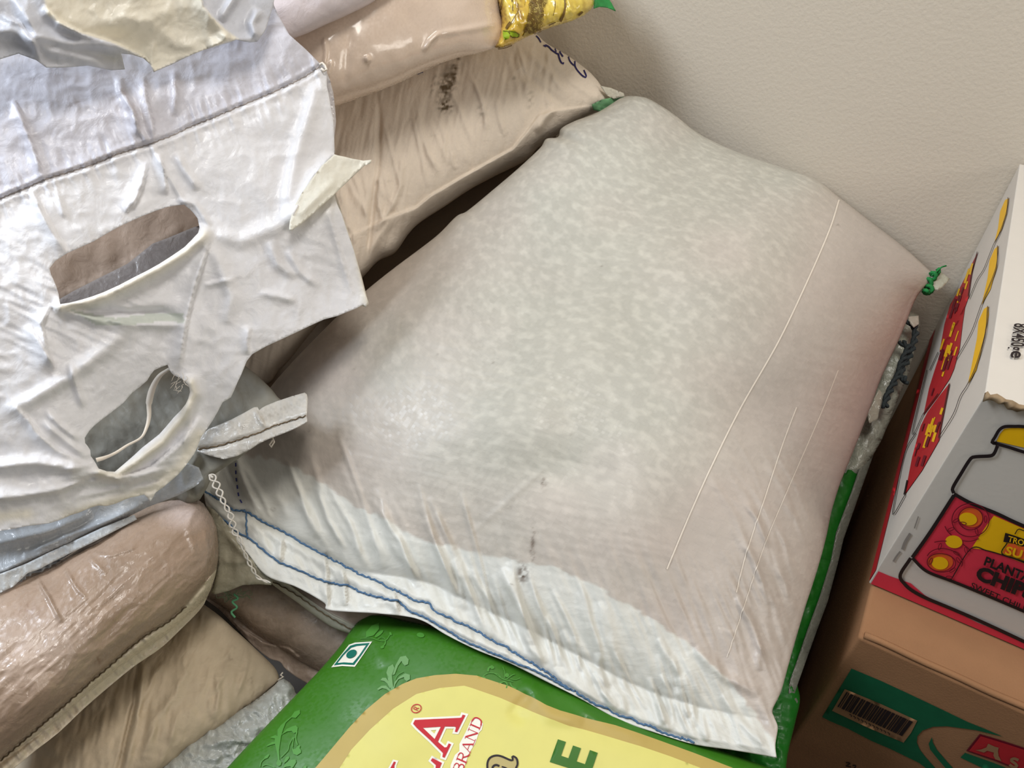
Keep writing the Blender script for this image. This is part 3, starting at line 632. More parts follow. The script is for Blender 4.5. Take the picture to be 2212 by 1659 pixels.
M_blue = plain('blue_thread', (76, 106, 138), rough=0.8, noise=0.2, nscale=900)
M_bluep = plain('blue_print', (70, 74, 140), rough=0.7, noise=0.15)
M_seam = plain('pale_seam', (228, 218, 204), rough=0.6)
MH = [main]
def stitch(name, pts, host, r, mat, parent, per=14, amp=.6, off=.0006):
    P = np.asarray(pts, float); Ls = np.linalg.norm(np.diff(P[:, :2], axis=0), axis=1).sum(); n = int(Ls / 3.5); q = crom(P[:, :2], n)
    t = np.gradient(q, axis=0); t /= np.linalg.norm(t, axis=1)[:, None]; nn = np.stack([-t[:, 1], t[:, 0]], -1); s = np.arange(n) * 3.5
    q = q + nn * (amp * np.sin(2 * math.pi * s / per))[:, None]; W = []
    for i, p in enumerate(q):
        h = hit(host, p[0], p[1], off + r * (.5 + .5 * math.cos(2 * math.pi * s[i] / per)))
        if h is not None: W.append(h)
    return tube(name, [np.array(W)], r, mat, parent, 6)
stitch('blue_stitching', lineH1, MH, .00095, M_blue, main); stitch('blue_stitching', lineH2[1:], MH, .00095, M_blue, main)
stitch('blue_stitching', [(530, 1100), (533, 1130), (536, 1165)], MH, .0008, M_blue, main)
dsh = []
for P_ in ([(975, 478), (900, 528), (830, 580), (760, 645), (700, 705), (640, 766), (600, 812), (590, 835)], [(510, 1000), (511, 1030), (516, 1070), (526, 1092)]):
    q = crom(P_, 200); Ls = np.linalg.norm(np.diff(q, axis=0), axis=1).sum(); n = int(Ls / 15); q = crom(P_, n * 8)
    for i in range(n): dsh.append((q[i * 8:i * 8 + 5], 3.0 if P_[0][0] < 600 or i > n * .45 else 1.6))
ribbons('blue_woven_dashes', dsh, MH, M_bluep, main, off=.0006)
ribbons('film_crease', [([(1812, 432), (1790, 500), (1740, 615), (1680, 740), (1600, 880), (1540, 1000), (1490, 1110), (1440, 1230)], 3.0), ([(1720, 880), (1690, 960), (1650, 1080), (1610, 1200), (1590, 1280)], 2.0), ([(1810, 800), (1770, 900), (1700, 1060), (1650, 1180), (1600, 1330), (1570, 1420)], 1.4)], MH, M_seam, main, off=.0004)
# green knot at the far right corner and clear film tail
M_gth = plain('green_thread', (28, 120, 58), rough=0.7, noise=0.3, nscale=400)
gt = world(np.array([2022, 2014, 2005, 2008, 1998]), np.array([585, 598, 612, 624, 634]), np.array([.945, .942, .942, .94, .938]))
gt = crom(np.hstack([gt]), 40); ph = np.linspace(0, 26, 40)
gt2 = gt + 0.0035 * np.stack([np.sin(ph), 0 * ph, np.cos(ph)], -1)
tube('green_knot', [gt2], .0026, M_gth, main)
tube('green_knot', [world(np.array([2012, 2026, 2034, 2044]), np.array([596, 584, 577, 574]), .94)], .001, M_gth, main)
shell('film_tail', [(2008, 600), (2028, 584), (2052, 602), (2040, 618), (2025, 628), (2010, 622)], [], [(2008, 600, .945), (2052, 602, .94), (2010, 628, .938), (2040, 618, .936)], (170, 168, 150), M_film, None, step=5, parent=main)
# ------------------------------------------------------------------ green rice bag in front
def flat(rgb, var=0.03, sc=90, seed=1, mot=0.0):
    def f(X, Y):
        c = np.broadcast_to(lin(rgb), X.shape + (3,)) * (1 + var * fbm(X / sc, Y / sc, 3, seed))[..., None]
        return np.concatenate([c, np.full(X.shape + (1,), mot)], -1)
    return f
def stains(base, spots, rgb=(92, 74, 58)):
    def f(X, Y):
        c = base(X, Y)
        for cx_, cy_, rx, ry, ang, st, gr in spots:
            a = math.radians(ang); dx, dy = X - cx_, Y - cy_; u = (dx * math.cos(a) + dy * math.sin(a)) / rx; v = (-dx * math.sin(a) + dy * math.cos(a)) / ry
            m_ = np.exp(-(u * u + v * v)) * np.clip(.45 + 1.3 * vnoise(X / gr, Y / gr, 41) + .6 * vnoise(X / 4, Y / 4, 43), 0, 1.5) * st
            c[..., :3] = lerpc(c[..., :3], np.broadcast_to(lin(rgb), X.shape + (3,)), np.clip(m_, 0, .95))
        return c
    return f
GT = [(800, 1328, .735), (830, 1329, .733), (870, 1338, .728), (925, 1350, .716), (1000, 1375, .702), (1100, 1415, .688), (1250, 1482, .670), (1400, 1555, .655), (1500, 1588, .647), (1620, 1628, .638), (1760, 1672, .630)]
GL = [(800, 1328, .735), (770, 1345, .733), (735, 1395, .722), (690, 1448, .708), (650, 1490, .698), (600, 1542, .684), (540, 1605, .668), (470, 1680, .650), (380, 1770, .630)]
GR = [(1760, 1690, .628), (1740, 1760, .61), (1700, 1850, .59), (1650, 1960, .57)]
GB = [(380, 1770, .630), (700, 1850, .61), (1100, 1920, .585), (1650, 1960, .57)]
def disp_g(X, Y, U, V):
    o = .002 * fbm(X / 200, Y / 200, 2, 50)
    for q, a, wd in [([(1150, 1490), (1110, 1540), (1140, 1560)], -.003, 14), ([(1130, 1470), (1190, 1545), (1260, 1560)], .0035, 18), ([(1230, 1510), (1300, 1560), (1400, 1600)], .002, 14), ([(770, 1345), (800, 1380), (830, 1440)], .002, 16)]: o = o + ridge(X, Y, q, a, wd)
    return o
gb = sack('printed_rice_bag', GT, GB, GL, GR, 220, 150, lambda U, V: .022 * pil(5, .5)(U, V), lambda U, V: .10 * pil(3, .5)(U, V), flat((56, 112, 26), .03), M_green, disp_g, (.55, .4))
tag(gb, 'green printed rice bag with yellow panel, in front of the white sack', 'bag')
G_ = [gb]
M_gold = plain('ochre_print', (182, 158, 88), rough=0.5, noise=0.04, nscale=40)
M_cyel = plain('pale_yellow_print', (212, 204, 116), rough=0.5, noise=0.025, nscale=60)
M_wpr = plain('white_print', (232, 228, 214), rough=0.5)
M_lred = plain('letter_red_print', (186, 22, 36), rough=0.45, noise=0.04)
M_teal = plain('teal_print', (10, 104, 88), rough=0.5)
M_dgreen = plain('letter_green_print', (52, 104, 22), rough=0.5)
M_olive = plain('letter_olive_print', (176, 160, 104), rough=0.5)
M_orn = plain('pale_green_ornament_print', (104, 148, 88), rough=0.45, noise=0.04)
M_orn2 = plain('faint_green_ornament_print', (74, 136, 50), rough=0.45, noise=0.04)
gz = lambda pts: ztr(680, 1320, 440 / 2212, pts); ga = lambda pts: ztr(800, 1480, 260 / 2212, pts); ge = lambda pts: ztr(1040, 1560, 280 / 2212, pts)
gc = lambda pts: ztr(600, 1259, 1200 / 2212, pts)
outer = [(640, 1800)] + [(652, 1690), (682, 1659)] + [(700, 1638), (757, 1570), (790, 1535), (832, 1500)] + [(870, 1478), (900, 1466), (940, 1459), (985, 1456), (1030, 1460), (1100, 1483), (1150, 1506), (1180, 1524), (1210, 1536), (1260, 1550), (1330, 1568), (1400, 1592), (1500, 1628), (1580, 1659), (1680, 1705), (1720, 1800)]
inner = [(700, 1800), (718, 1690), (735, 1659), (760, 1620), (800, 1577), (850, 1532), (900, 1500), (950, 1487), (1003, 1482), (1020, 1487), (1080, 1508), (1150, 1538), (1230, 1568), (1300, 1588), (1380, 1612), (1450, 1636), (1510, 1659), (1600, 1700), (1640, 1800)]
decal('ochre_panel_border', outer, G_, M_gold, gb, off=.0007, step=7)
decal('yellow_panel', inner, G_, M_cyel, gb, off=.0010, step=7)
# square mark with dot
sq = gz([(375, 368), (440, 345), (625, 333), (530, 475), (437, 608), (300, 600), (182, 614), (280, 490)])
decal('mark_white', sq, G_, M_wpr, gb, off=.0005, step=8)
decal('mark_frame', gz([(388, 382), (450, 362), (600, 349), (515, 475), (430, 590), (300, 582), (212, 594), (300, 480)]), G_, M_teal, gb, off=.0008, step=8, holes=[gz([(400, 402), (460, 384), (563, 372), (490, 480), (417, 568), (320, 562), (248, 570), (320, 480)])])
decal('mark_dot', gz(ell((404, 472), 62, 40, -32)), G_, M_teal, gb, off=.0011, step=8)
# ornaments
orn = [[(835, 870), (800, 760), (780, 670), (800, 610), (850, 580), (868, 620), (840, 700), (850, 800), (858, 850)],
       [(845, 700), (880, 590), (930, 500), (990, 488), (1022, 530), (1015, 580), (980, 596), (955, 570), (945, 545), (905, 600), (870, 690)],
       [(850, 850), (870, 770), (930, 710), (985, 680), (1035, 695), (1035, 745), (1000, 765), (975, 745), (970, 720), (910, 745), (875, 800), (862, 860)],
       [(815, 840), (790, 790), (760, 765), (715, 755), (735, 728), (775, 728), (805, 770), (828, 830)],
       [(820, 880), (780, 850), (735, 840), (690, 862), (680, 848), (725, 815), (775, 812), (815, 850), (850, 872)]]
for q in orn: decal('scroll_ornament', gz(q), G_, M_orn, gb, off=.0006, step=8)
o2 = [([(900, 700), (880, 660), (935, 655)], 0)]
ribbons('fine_scroll', [(gz([(870, 760), (900, 700), (965, 660)]), 1.3), (gz([(500, 300), (620, 300), (700, 325), (770, 325), (820, 260)]), 1.6), (gz([(690, 310), (720, 290), (760, 300), (770, 325)]), 1.2), (gz([(770, 330), (765, 360), (735, 395)]), 2.4),
                        (gz([(1820, 720), (1870, 680), (1950, 680), (2040, 740), (2150, 770)]), 1.6), (gz([(1880, 660), (1890, 620), (1930, 600)]), 4), (gz([(2020, 720), (1980, 685), (1900, 675)]), 1.3), (gz([(2060, 730), (2060, 660), (2040, 610)]), 1.4), (gz([(2085, 740), (2140, 700), (2170, 690)]), 2.2), (gz([(2120, 740), (2180, 750), (2230, 730)]), 1.4), (gz([(2000, 790), (2060, 770), (2090, 800), (2080, 840)]), 3), (gz([(2120, 780), (2140, 820), (2190, 850)]), 3)], G_, M_orn2, gb, off=.0007)
for q in [gz(ell((825, 250), 20, 12, 60)), gz(ell((735, 395), 22, 14, -20)), gz(ell((2085, 700), 24, 22, 0)), gz(ell((1150, 265), 42, 26, 10)), gz([(560, 230), (620, 160), (700, 130), (700, 200), (640, 270), (560, 290)]), gz(ell((700, 250), 60, 18, -40)), gz(ell((1925, 615), 24, 18, 10)), gz(ell((1835, 730), 22, 18, 10))]:
    decal('scroll_ornament', q, G_, M_orn2, gb, off=.0006, step=8)
gq = lambda pts: ztr(480, 1500, 280 / 2212, pts)
for q in [[(940, 1000), (905, 850), (835, 870), (765, 895), (760, 880), (860, 815), (900, 815), (905, 760), (830, 745), (840, 730), (910, 700), (950, 720), (950, 610), (1010, 530), (1100, 450), (1180, 385), (1240, 300), (1330, 270), (1335, 330), (1260, 410), (1190, 400), (1090, 490), (1045, 600), (1010, 720), (990, 850), (975, 960), (985, 1120), (1020, 1160), (1000, 1220), (960, 1230), (925, 1190), (955, 1110)],
          [(1010, 700), (1100, 600), (1200, 550), (1260, 535), (1295, 570), (1285, 640), (1230, 670), (1190, 630), (1110, 640)], [(1195, 880), (1215, 940), (1250, 935), (1310, 870), (1340, 880), (1325, 920), (1350, 960), (1350, 1000), (1280, 1045), (1220, 1020), (1200, 960)],
          [(730, 1110), (725, 1070), (800, 1020), (812, 1040), (780, 1090)], [(1065, 1130), (1090, 1080), (1140, 1055), (1150, 1090), (1110, 1140), (1050, 1190)], [(1030, 1270), (1080, 1190), (1180, 1120), (1255, 1115), (1268, 1160), (1220, 1240), (1190, 1270), (1170, 1230), (1100, 1240)], [(1380, 1270), (1400, 1225), (1445, 1220), (1440, 1270)]]:
    decal('scroll_ornament', gq(q), G_, M_orn2, gb, off=.0006, step=8)
ribbons('fine_scroll', [(gq([(1280, 640), (1260, 750), (1290, 870)]), 2.5), (gq([(1205, 900), (1215, 800), (1230, 740)]), 2), (gq([(1215, 740), (1150, 860), (1130, 950), (1060, 1030), (1000, 1090)]), 1.8), (gq([(650, 1240), (670, 1160), (730, 1100)]), 2), (gq([(690, 1230), (760, 1205), (860, 1235), (900, 1256)]), 2)], G_, M_orn2, gb, off=.0007)
# lettering: big slab "LA", small "BRAND", registered mark, "E", lower-case a
A_ = [(825, 652), (1150, 632), (1650, 608), (1680, 600), (1700, 550), (1752, 562), (1600, 870), (1558, 866), (1578, 790), (1560, 770), (1375, 768), (1245, 1050), (1370, 1155), (1410, 1150), (1445, 1080), (1488, 1098), (1370, 1345), (1328, 1330), (1340, 1260), (1100, 1020), (860, 800), (790, 720)]
Ah = [(970, 795), (1300, 772), (1185, 1000)]
Lp = [(1145, 1350), (1320, 1440), (1270, 1560), (1240, 1700), (1100, 1900), (1000, 2000), (900, 1980), (1000, 1850), (1130, 1700), (1200, 1560), (1210, 1480), (1115, 1395)]
Lf = [(440, 1410), (475, 1418), (450, 1480), (445, 1560), (420, 1640), (300, 1640), (380, 1520)]
def grow(poly, e):
    P = np.array(poly, float); n = len(P); out = []
    ar = sum(P[i, 0] * P[(i + 1) % n, 1] - P[(i + 1) % n, 0] * P[i, 1] for i in range(n)); sg = 1 if ar > 0 else -1
    for i in range(n):
        a, b, c = P[i - 1], P[i], P[(i + 1) % n]; d1 = (b - a) / np.linalg.norm(b - a); d2 = (c - b) / np.linalg.norm(c - b)
        n1 = np.array([d1[1], -d1[0]]) * sg; n2 = np.array([d2[1], -d2[0]]) * sg; m_ = n1 + n2; l = max(.75, float(m_ @ m_) / 2); out.append(tuple(b + m_ * e / l))
    return out
decal('letter_halo', ga(grow(A_, 38)), G_, M_wpr, gb, off=.0013, holes=[ga([(1110, 840), (1215, 830), (1180, 900)])])
decal('letter_halo', ga(grow(Lp, 36)), G_, M_wpr, gb, off=.0013); decal('letter_halo', ga(grow(Lf, 34)), G_, M_wpr, gb, off=.0013)
decal('letter_a', ga(A_), G_, M_lred, gb, off=.0016, holes=[ga(Ah)]); decal('letter_l', ga(Lp), G_, M_lred, gb, off=.0016); decal('letter_l', ga(Lf), G_, M_lred, gb, off=.0016)
decal('letter_halo', ga([(1850, 660), (1930, 610), (2020, 640), (2075, 720), (2050, 830), (2000, 880), (1930, 1080), (1880, 1160), (1800, 1300), (1760, 1440), (1700, 1600), (1470, 1600), (1480, 1480), (1560, 1290), (1640, 1220), (1640, 1090), (1700, 980), (1780, 820)]), G_, M_wpr, gb, off=.0013)
# B R A N D drawn as thick and thin strokes in letter space (x along the word, y up)
def letter(strokes, org, ex, ey):
    return [([(org[0] + x * ex[0] + y * ey[0], org[1] + x * ex[1] + y * ey[1]) for x, y in pts], wd) for pts, wd in strokes]
SER = {'B': [([(.12, 0), (.12, 1)], 3.2), ([(0, 0), (.4, 0)], 1.2), ([(0, 1), (.36, 1)], 1.2), ([(.36, 1), (.55, .9), (.56, .66), (.4, .53), (.15, .52)], 2.2), ([(.4, .53), (.62, .42), (.63, .12), (.4, 0)], 2.6)],
       'R': [([(.12, 0), (.12, 1)], 3.2), ([(-.02, 0), (.28, 0)], 1.2), ([(-.02, 1), (.38, 1)], 1.2), ([(.38, 1), (.6, .9), (.6, .62), (.4, .5), (.15, .49)], 2.3), ([(.35, .5), (.6, .1), (.78, 0)], 2.8)],
       'A': [([(.04, 0), (.38, 1)], 1.3), ([(.38, 1), (.72, 0)], 3.2), ([(.15, .35), (.58, .35)], 1.3), ([(-.06, 0), (.18, 0)], 1.2), ([(.56, 0), (.86, 0)], 1.2)],
       'N': [([(.1, 0), (.1, 1)], 1.3), ([(.1, 1), (.72, 0)], 3.2), ([(.72, 0), (.72, 1)], 1.3), ([(-.04, 0), (.24, 0)], 1.2), ([(.58, 1), (.86, 1)], 1.2), ([(-.04, 1), (.12, 1)], 1.4)],
       'D': [([(.12, 0), (.12, 1)], 3.2), ([(-.02, 0), (.35, 0)], 1.2), ([(-.02, 1), (.35, 1)], 1.2), ([(.35, 1), (.68, .85), (.76, .5), (.66, .14), (.35, 0)], 2.9)]}
ls = []; P0 = np.array(ga([(1685, 1640)])[0]); EX = np.array(ga([(2005, 830)])[0]) - P0; 
wl = {'B': .78, 'R': .86, 'A': .9, 'N': .98}; tot = sum(wl.values()); ex = EX / tot; ey = np.array(ga([(1835, 755)])[0]) - np.array(ga([(2005, 830)])[0]); cx_ = 0
for c in 'BRAND':
    ls += letter(SER[c], P0 + ex * cx_ * 1.0, ex, ey); cx_ += wl.get(c, 0)
ribbons('small_brand_word', ls, G_, M_lred, gb, off=.0016)
ribbons('registered_mark', [(ga(ell((850, 440), 92, 74, -25)), 1.9, True), (ga(ell((850, 440), 92, 74, -25))[-2:] + ga(ell((850, 440), 92, 74, -25))[:2], 1.9)] + letter([([(0, 0), (0, 1)], 1.6), ([(0, 1), (.5, 1), (.6, .75), (.5, .5), (0, .5)], 1.4), ([(.3, .5), (.65, 0)], 1.6)], ga([(880, 475)])[0], np.array(ga([(910, 410)])[0]) - np.array(ga([(880, 475)])[0]), np.array(ga([(800, 445)])[0]) - np.array(ga([(880, 475)])[0])), G_, M_lred, gb, off=.0016)
decal('letter_e', ge([(1305, 300), (1442, 345), (1360, 578), (1482, 620), (1562, 405), (1698, 452), (1622, 672), (1765, 720), (1848, 482), (1982, 530), (1880, 830), (1850, 900), (1500, 790), (1165, 685)]), G_, M_dgreen, gb, off=.0014)
decal('letter_small_a', ge([(110, 800), (110, 690), (160, 610), (250, 580), (350, 595), (500, 650), (540, 640), (535, 600), (600, 640), (610, 720), (570, 830), (520, 900), (300, 900), (120, 900)]), G_, M_olive, gb, off=.0013)
ribbons('letter_outline', [(ge([(115, 900), (105, 720), (150, 620), (250, 580), (350, 595), (490, 655), (540, 655), (530, 590), (600, 625), (620, 720), (590, 800), (560, 900)]), 4.2), (ge([(190, 820), (200, 770), (250, 740), (310, 760)]), 4.5), (ge([(350, 770), (420, 790), (480, 830)]), 3)], G_, M_black, gb, off=.0016)

# ------------------------------------------------------------------ green bag squeezed between the sack and the boxes
gT = [(1760, 700, 1.000), (1850, 760, 0.985), (1902, 880, 0.950)]
gRr = [(1902, 880, 0.950), (1888, 940, 0.935), (1879, 965, 0.925), (1850, 1052, 0.895), (1817, 1145, 0.865), (1802, 1209, 0.845), (1780, 1290, 0.820), (1752, 1361, 0.795), (1732, 1420, 0.775), (1722, 1470, 0.760), (1728, 1512, 0.750), (1718, 1560, 0.735), (1700, 1640, 0.710), (1695, 1720, 0.690)]
gLl = [(1760, 700, 1.000), (1700, 900, 0.960), (1640, 1100, 0.900), (1590, 1300, 0.840), (1560, 1500, 0.780), (1540, 1720, 0.720)]
gBb = [(1540, 1720, 0.720), (1620, 1725, 0.700), (1695, 1720, 0.690)]
g2 = sack('green_plastic_bag', gT, gBb, gLl, gRr, 50, 200, lambda U, V: .02 * pil(3, .5)(U, V), lambda U, V: .12 * pil(3, .5)(U, V), flat((24, 98, 26), .06, 40, 7), M_green, lambda X, Y, U, V: .0022 * crumple(X, Y, 34, 3) + .001 * anis(X, Y, 15, 30, 6, 2), (.2, .6))
tag(g2, 'dark green plastic bag wedged upright between the white sack and the cartons', 'bag')
M_strip = fabric('grey_hem_strip', rough=.4, crink=.3)
shell('sealed_hem', [(1893, 930), (1905, 925), (1893, 965), (1868, 1035), (1838, 1120), (1822, 1165), (1812, 1209), (1788, 1300), (1765, 1361), (1742, 1425), (1726, 1470), (1716, 1500), (1724, 1515), (1720, 1523), (1703, 1500), (1706, 1470), (1724, 1420), (1744, 1361), (1770, 1290), (1795, 1209), (1806, 1150), (1840, 1060), (1868, 975)],
      [], [(1895, 925, 0.925), (1850, 1060, 0.880), (1807, 1180, 0.845), (1775, 1290, 0.807), (1735, 1420, 0.762), (1712, 1500, 0.742), (1900, 950, 0.920)], flat((112, 114, 104)), M_film, lambda X, Y, e: .001 * np.clip(e / 8, 0, 1), step=6, th=.002, parent=g2)
shell('folded_corner', [(1703, 1518), (1722, 1524), (1716, 1556), (1704, 1578), (1692, 1556), (1690, 1530)], [], [(1703, 1518, 0.742), (1722, 1524, 0.740), (1704, 1578, 0.725), (1690, 1530, 0.738)], flat((70, 150, 30)), M_green, step=6, th=.002, parent=g2)
# tied clear sack mouth above it with dark rope
ft = shell('tied_sack_mouth', [(1700, 690), (1800, 640), (1930, 640), (1960, 668), (1984, 680), (1988, 700), (1978, 745), (1966, 800), (1945, 850), (1925, 900), (1905, 950), (1885, 985), (1860, 1020), (1800, 1060), (1700, 1000)], [],
           [(1700, 690, 0.995), (1960, 668, 0.985), (1984, 690, 0.975), (1966, 800, 0.950), (1905, 950, 0.915), (1860, 1020, 0.900), (1700, 1000, 0.950)], flat((150, 152, 138), .12, 40, 6), M_crinkle, lambda X, Y, e: .003 * crumple(X, Y, 30, 8) + ridge(X, Y, [(1905, 830), (1890, 880), (1880, 930)], .004, 8), th=.004, swell=.012, rim=30)
tag(ft, 'crumpled pale sack mouth tied with dark cord, between white sack and snack carton', 'sack')
M_rope = plain('dark_twisted_cord', (52, 60, 62), rough=.85, noise=.35, nscale=500)
rp = [crom([(1960, 692, .942), (1974, 702, .94), (1978, 720, .938), (1972, 748, .932), (1962, 775, .927), (1945, 803, .918), (1930, 830, .91), (1916, 858, .90), (1912, 880, .895)], 70), crom([(1946, 738, .935), (1962, 750, .93), (1952, 775, .925), (1944, 800, .918), (1958, 826, .912)], 40)]
pth = []
for q in rp:
    W = world(q[:, 0], q[:, 1], q[:, 2])
    for k in (0, 1):
        ph = np.linspace(0, len(q) * .55, len(q)) + k * math.pi; pth.append(W + .0022 * np.stack([np.cos(ph), np.sin(ph) * .5, np.sin(ph)], -1))
for q in pth: tube('dark_cord', [q], .0023, M_rope, ft)
shell('white_film_scrap', [(1962, 684), (1984, 682), (1985, 700), (1974, 708), (1966, 700)], [], [(1962, 684, .94), (1985, 700, .935), (1966, 700, .936)], flat((190, 186, 172)), M_film, step=5, parent=ft)
shell('white_film_scrap', [(1898, 840), (1906, 850), (1896, 905), (1878, 915), (1872, 890), (1884, 868)], [], [(1900, 842, .895), (1896, 905, .885), (1872, 890, .888)], flat((168, 166, 150)), M_film, step=5, parent=ft)

# ------------------------------------------------------------------ cream sack lying behind, under the torn bags
cT = [(520, 300, 0.928), (640, 215, 0.943), (760, 150, 0.958), (900, 95, 0.978), (1030, 62, 0.993), (1120, 55, 1.000), (1162, 76, 1.003)]
cR = [(1162, 76, 1.003), (1180, 93, 1.006), (1221, 117, 1.010), (1243, 132, 1.012), (1271, 153, 1.016), (1289, 172, 1.018), (1303, 190, 1.020), (1325, 203, 1.024), (1345, 212, 1.028)]
cB = [(520, 830, 0.863), (578, 828, 0.870), (600, 803, 0.878), (625, 778, 0.883), (669, 722, 0.896), (720, 665, 0.910), (781, 602, 0.928), (817, 564, 0.938), (853, 546, 0.946), (882, 506, 0.953), (907, 481, 0.960), (962, 445, 0.973), (1016, 409, 0.985), (1070, 380, 0.995), (1135, 347, 1.006), (1164, 318, 1.010), (1215, 284, 1.018), (1262, 253, 1.024), (1308, 235, 1.028), (1345, 212, 1.028)]
cL = [(520, 300, 0.928), (500, 450, 0.913), (495, 650, 0.888), (520, 830, 0.863)]
cr_ = []
rc_ = random.Random(21)
for i in range(46):
    s = rc_.uniform(.05, 1); x = 700 + 560 * s; y = 620 - 390 * s; up = rc_.uniform(35, 90); ln_ = rc_.uniform(40, 170); a = math.radians(-93 - 25 * (1 - s) * rc_.random() - 12 * s + rc_.uniform(-7, 7))
    d = np.array([math.cos(a), math.sin(a)]); nrm = np.array([-d[1], d[0]]); p = np.array([x, y]) + d * up; cr_.append(([p, p + d * ln_ * .5 + nrm * rc_.uniform(-8, 8), p + d * ln_], rc_.uniform(.0006, .0025), rc_.uniform(3, 7)))
cr_ += [([(817, 203), (820, 280), (818, 347), (806, 440), (795, 543), (790, 600)], -.005, 5), ([(868, 330), (866, 400), (850, 440), (812, 500)], .004, 7), ([(850, 470), (800, 540), (790, 600)], .004, 9), ([(1200, 230), (1172, 262), (1158, 285)], .006, 8), ([(720, 480), (740, 560), (770, 610)], .003, 10),
        ([(1120, 150), (1170, 190), (1220, 230)], -.003, 8), ([(1130, 100), (1180, 150), (1230, 210)], .003, 9), ([(1180, 120), (1240, 180), (1290, 215)], .002, 7)]
seamL = [(740, 520), (831, 475), (900, 450), (930, 425), (1000, 384), (1060, 350), (1110, 322), (1140, 285), (1165, 250), (1200, 240), (1290, 228)]
def disp_c(X, Y, U, V):
    o = .002 * fbm(X / 120, Y / 120, 2, 60) + .0008 * anis(X, Y, -80, 80, 9, 61)
    for q, a, wd in cr_: o = o + ridge(X, Y, q, a, wd)
    o = o + ridge(X, Y, seamL, .005, 10, 'f')
    return o
colc = flat((226, 213, 197), .03, 70, 12)
colc = stains(colc, [(962, 185, 13, 30, 12, 1.0, 9), (984, 150, 8, 34, 10, .9, 9), (975, 175, 14, 30, 12, .6, 12), (962, 228, 15, 14, 20, 1.2, 5), (935, 185, 4, 26, 15, .5, 5), (1040, 240, 10, 14, 0, .4, 8), (1145, 215, 8, 24, 0, .3, 8), (935, 292, 4, 10, 10, .4, 6), (1045, 150, 6, 6, 0, .3, 8), (1110, 170, 6, 6, 0, .3, 8), (825, 390, 20, 8, 0, .2, 8)], (96, 80, 56))
cs = sack('rice_sack', cT, cB, cL, cR, 260, 200, lambda U, V: .058 * pil(2.8, .55)(U, V), lambda U, V: .06 * pil(3, .6)(U, V), colc, M_cream, disp_c, (.62, .42))
tag(cs, 'cream woven sack with dark smudge and blue pen writing, leaning behind the large white sack', 'sack')
CS = [cs]; M_pen = plain('blue_pen_ink', (34, 28, 96), rough=.6)
gp = lambda pts: ztr(1040, 0, 320 / 2212, pts)
ribbons('pen_writing', [(gp(p), wd) for p, wd in [([(812, 540), (850, 575), (885, 640)], 2.6), ([(925, 680), (960, 705), (945, 675), (1000, 700), (1040, 745), (1100, 790), (1145, 815)], 2.8), ([(1095, 730), (1115, 780)], 2.2), ([(1145, 800), (1160, 870), (1185, 930), (1215, 960), (1222, 935)], 3.2),
                                         ([(1165, 770), (1180, 800), (1215, 850)], 3), ([(1295, 850), (1315, 910), (1345, 950), (1385, 985)], 2.6), ([(1392, 915), (1395, 985), (1420, 1040), (1490, 1120), (1550, 1160), (1560, 1130), (1525, 1050)], 2.8)]], CS, M_pen, cs)
ribbons('pen_writing', [([(902, 161), (908, 158), (914, 156)], 2.5)], CS, M_pen, cs)
M_gpatch = fabric('green_printed_corner', rough=.5, crink=.3)
shell('green_corner', [(1348, 207), (1343, 222), (1320, 232), (1300, 242), (1282, 238), (1278, 226), (1300, 215), (1325, 210)], [], [(1348, 207, 1.013), (1300, 242, 1.008), (1278, 226, 1.000), (1325, 210, 1.008)], flat((106, 158, 112), .3, 12, 5), M_gpatch, lambda X, Y, e: .0015 * crumple(X, Y, 12, 3), step=4, parent=cs)
shell('clear_film_corner', [(1296, 185), (1320, 190), (1347, 201), (1350, 208), (1326, 214), (1310, 205)], [], [(1296, 185, 1.003), (1347, 201, 1.008), (1326, 214, 1.006)], flat((205, 200, 184)), M_film, step=5, parent=cs)
M_ggreen = M_gth
# ------------------------------------------------------------------ film-wrapped bag with yellow printed end, above it
fT = [(560, -150, 0.825), (800, -190, 0.850), (1070, -230, 0.895)]
fB = [(560, 262, 0.805), (640, 250, 0.815), (723, 230, 0.827), (790, 207, 0.837), (831, 192, 0.843), (870, 176, 0.850), (904, 159, 0.855), (983, 127, 0.865), (1030, 116, 0.872), (1060, 107, 0.877), (1082, 100, 0.883)]
fL = [(560, -150, 0.825), (530, 50, 0.815), (560, 262, 0.805)]
fR = [(1070, -230, 0.895), (1078, -100, 0.895), (1080, 0, 0.891), (1086, 60, 0.885), (1082, 100, 0.883)]
fb = sack('film_wrapped_bag', fT, fB, fL, fR, 150, 130, lambda U, V: .06 * pil(2.6, .6, v0=0)(U, V), lambda U, V: .09 * pil(3, .5)(U, V), flat((220, 200, 182), .02, 60, 70), M_shiny,
          lambda X, Y, U, V: .0015 * fbm(X / 90, Y / 90, 3, 71) + ridge(X, Y, [(700, 80), (704, 110), (700, 150)], .003, 4) + ridge(X, Y, [(716, 130), (712, 150), (706, 168)], .003, 4) + ridge(X, Y, [(950, 70), (930, 88), (915, 112)], .004, 5) + ridge(X, Y, [(790, 120), (797, 135)], .004, 6) + ridge(X, Y, [(760, 60), (750, 120), (745, 190)], -.0015, 9) + ridge(X, Y, [(940, 75), (1020, 62), (1080, 50)], .0025, 8), (.5, .3))
tag(fb, 'cream bag in glossy clear film with yellow printed end, lying on the cream sack', 'bag')
yc = lambda X, Y: flat((212, 176, 60), .10, 22, 81)(X, Y)
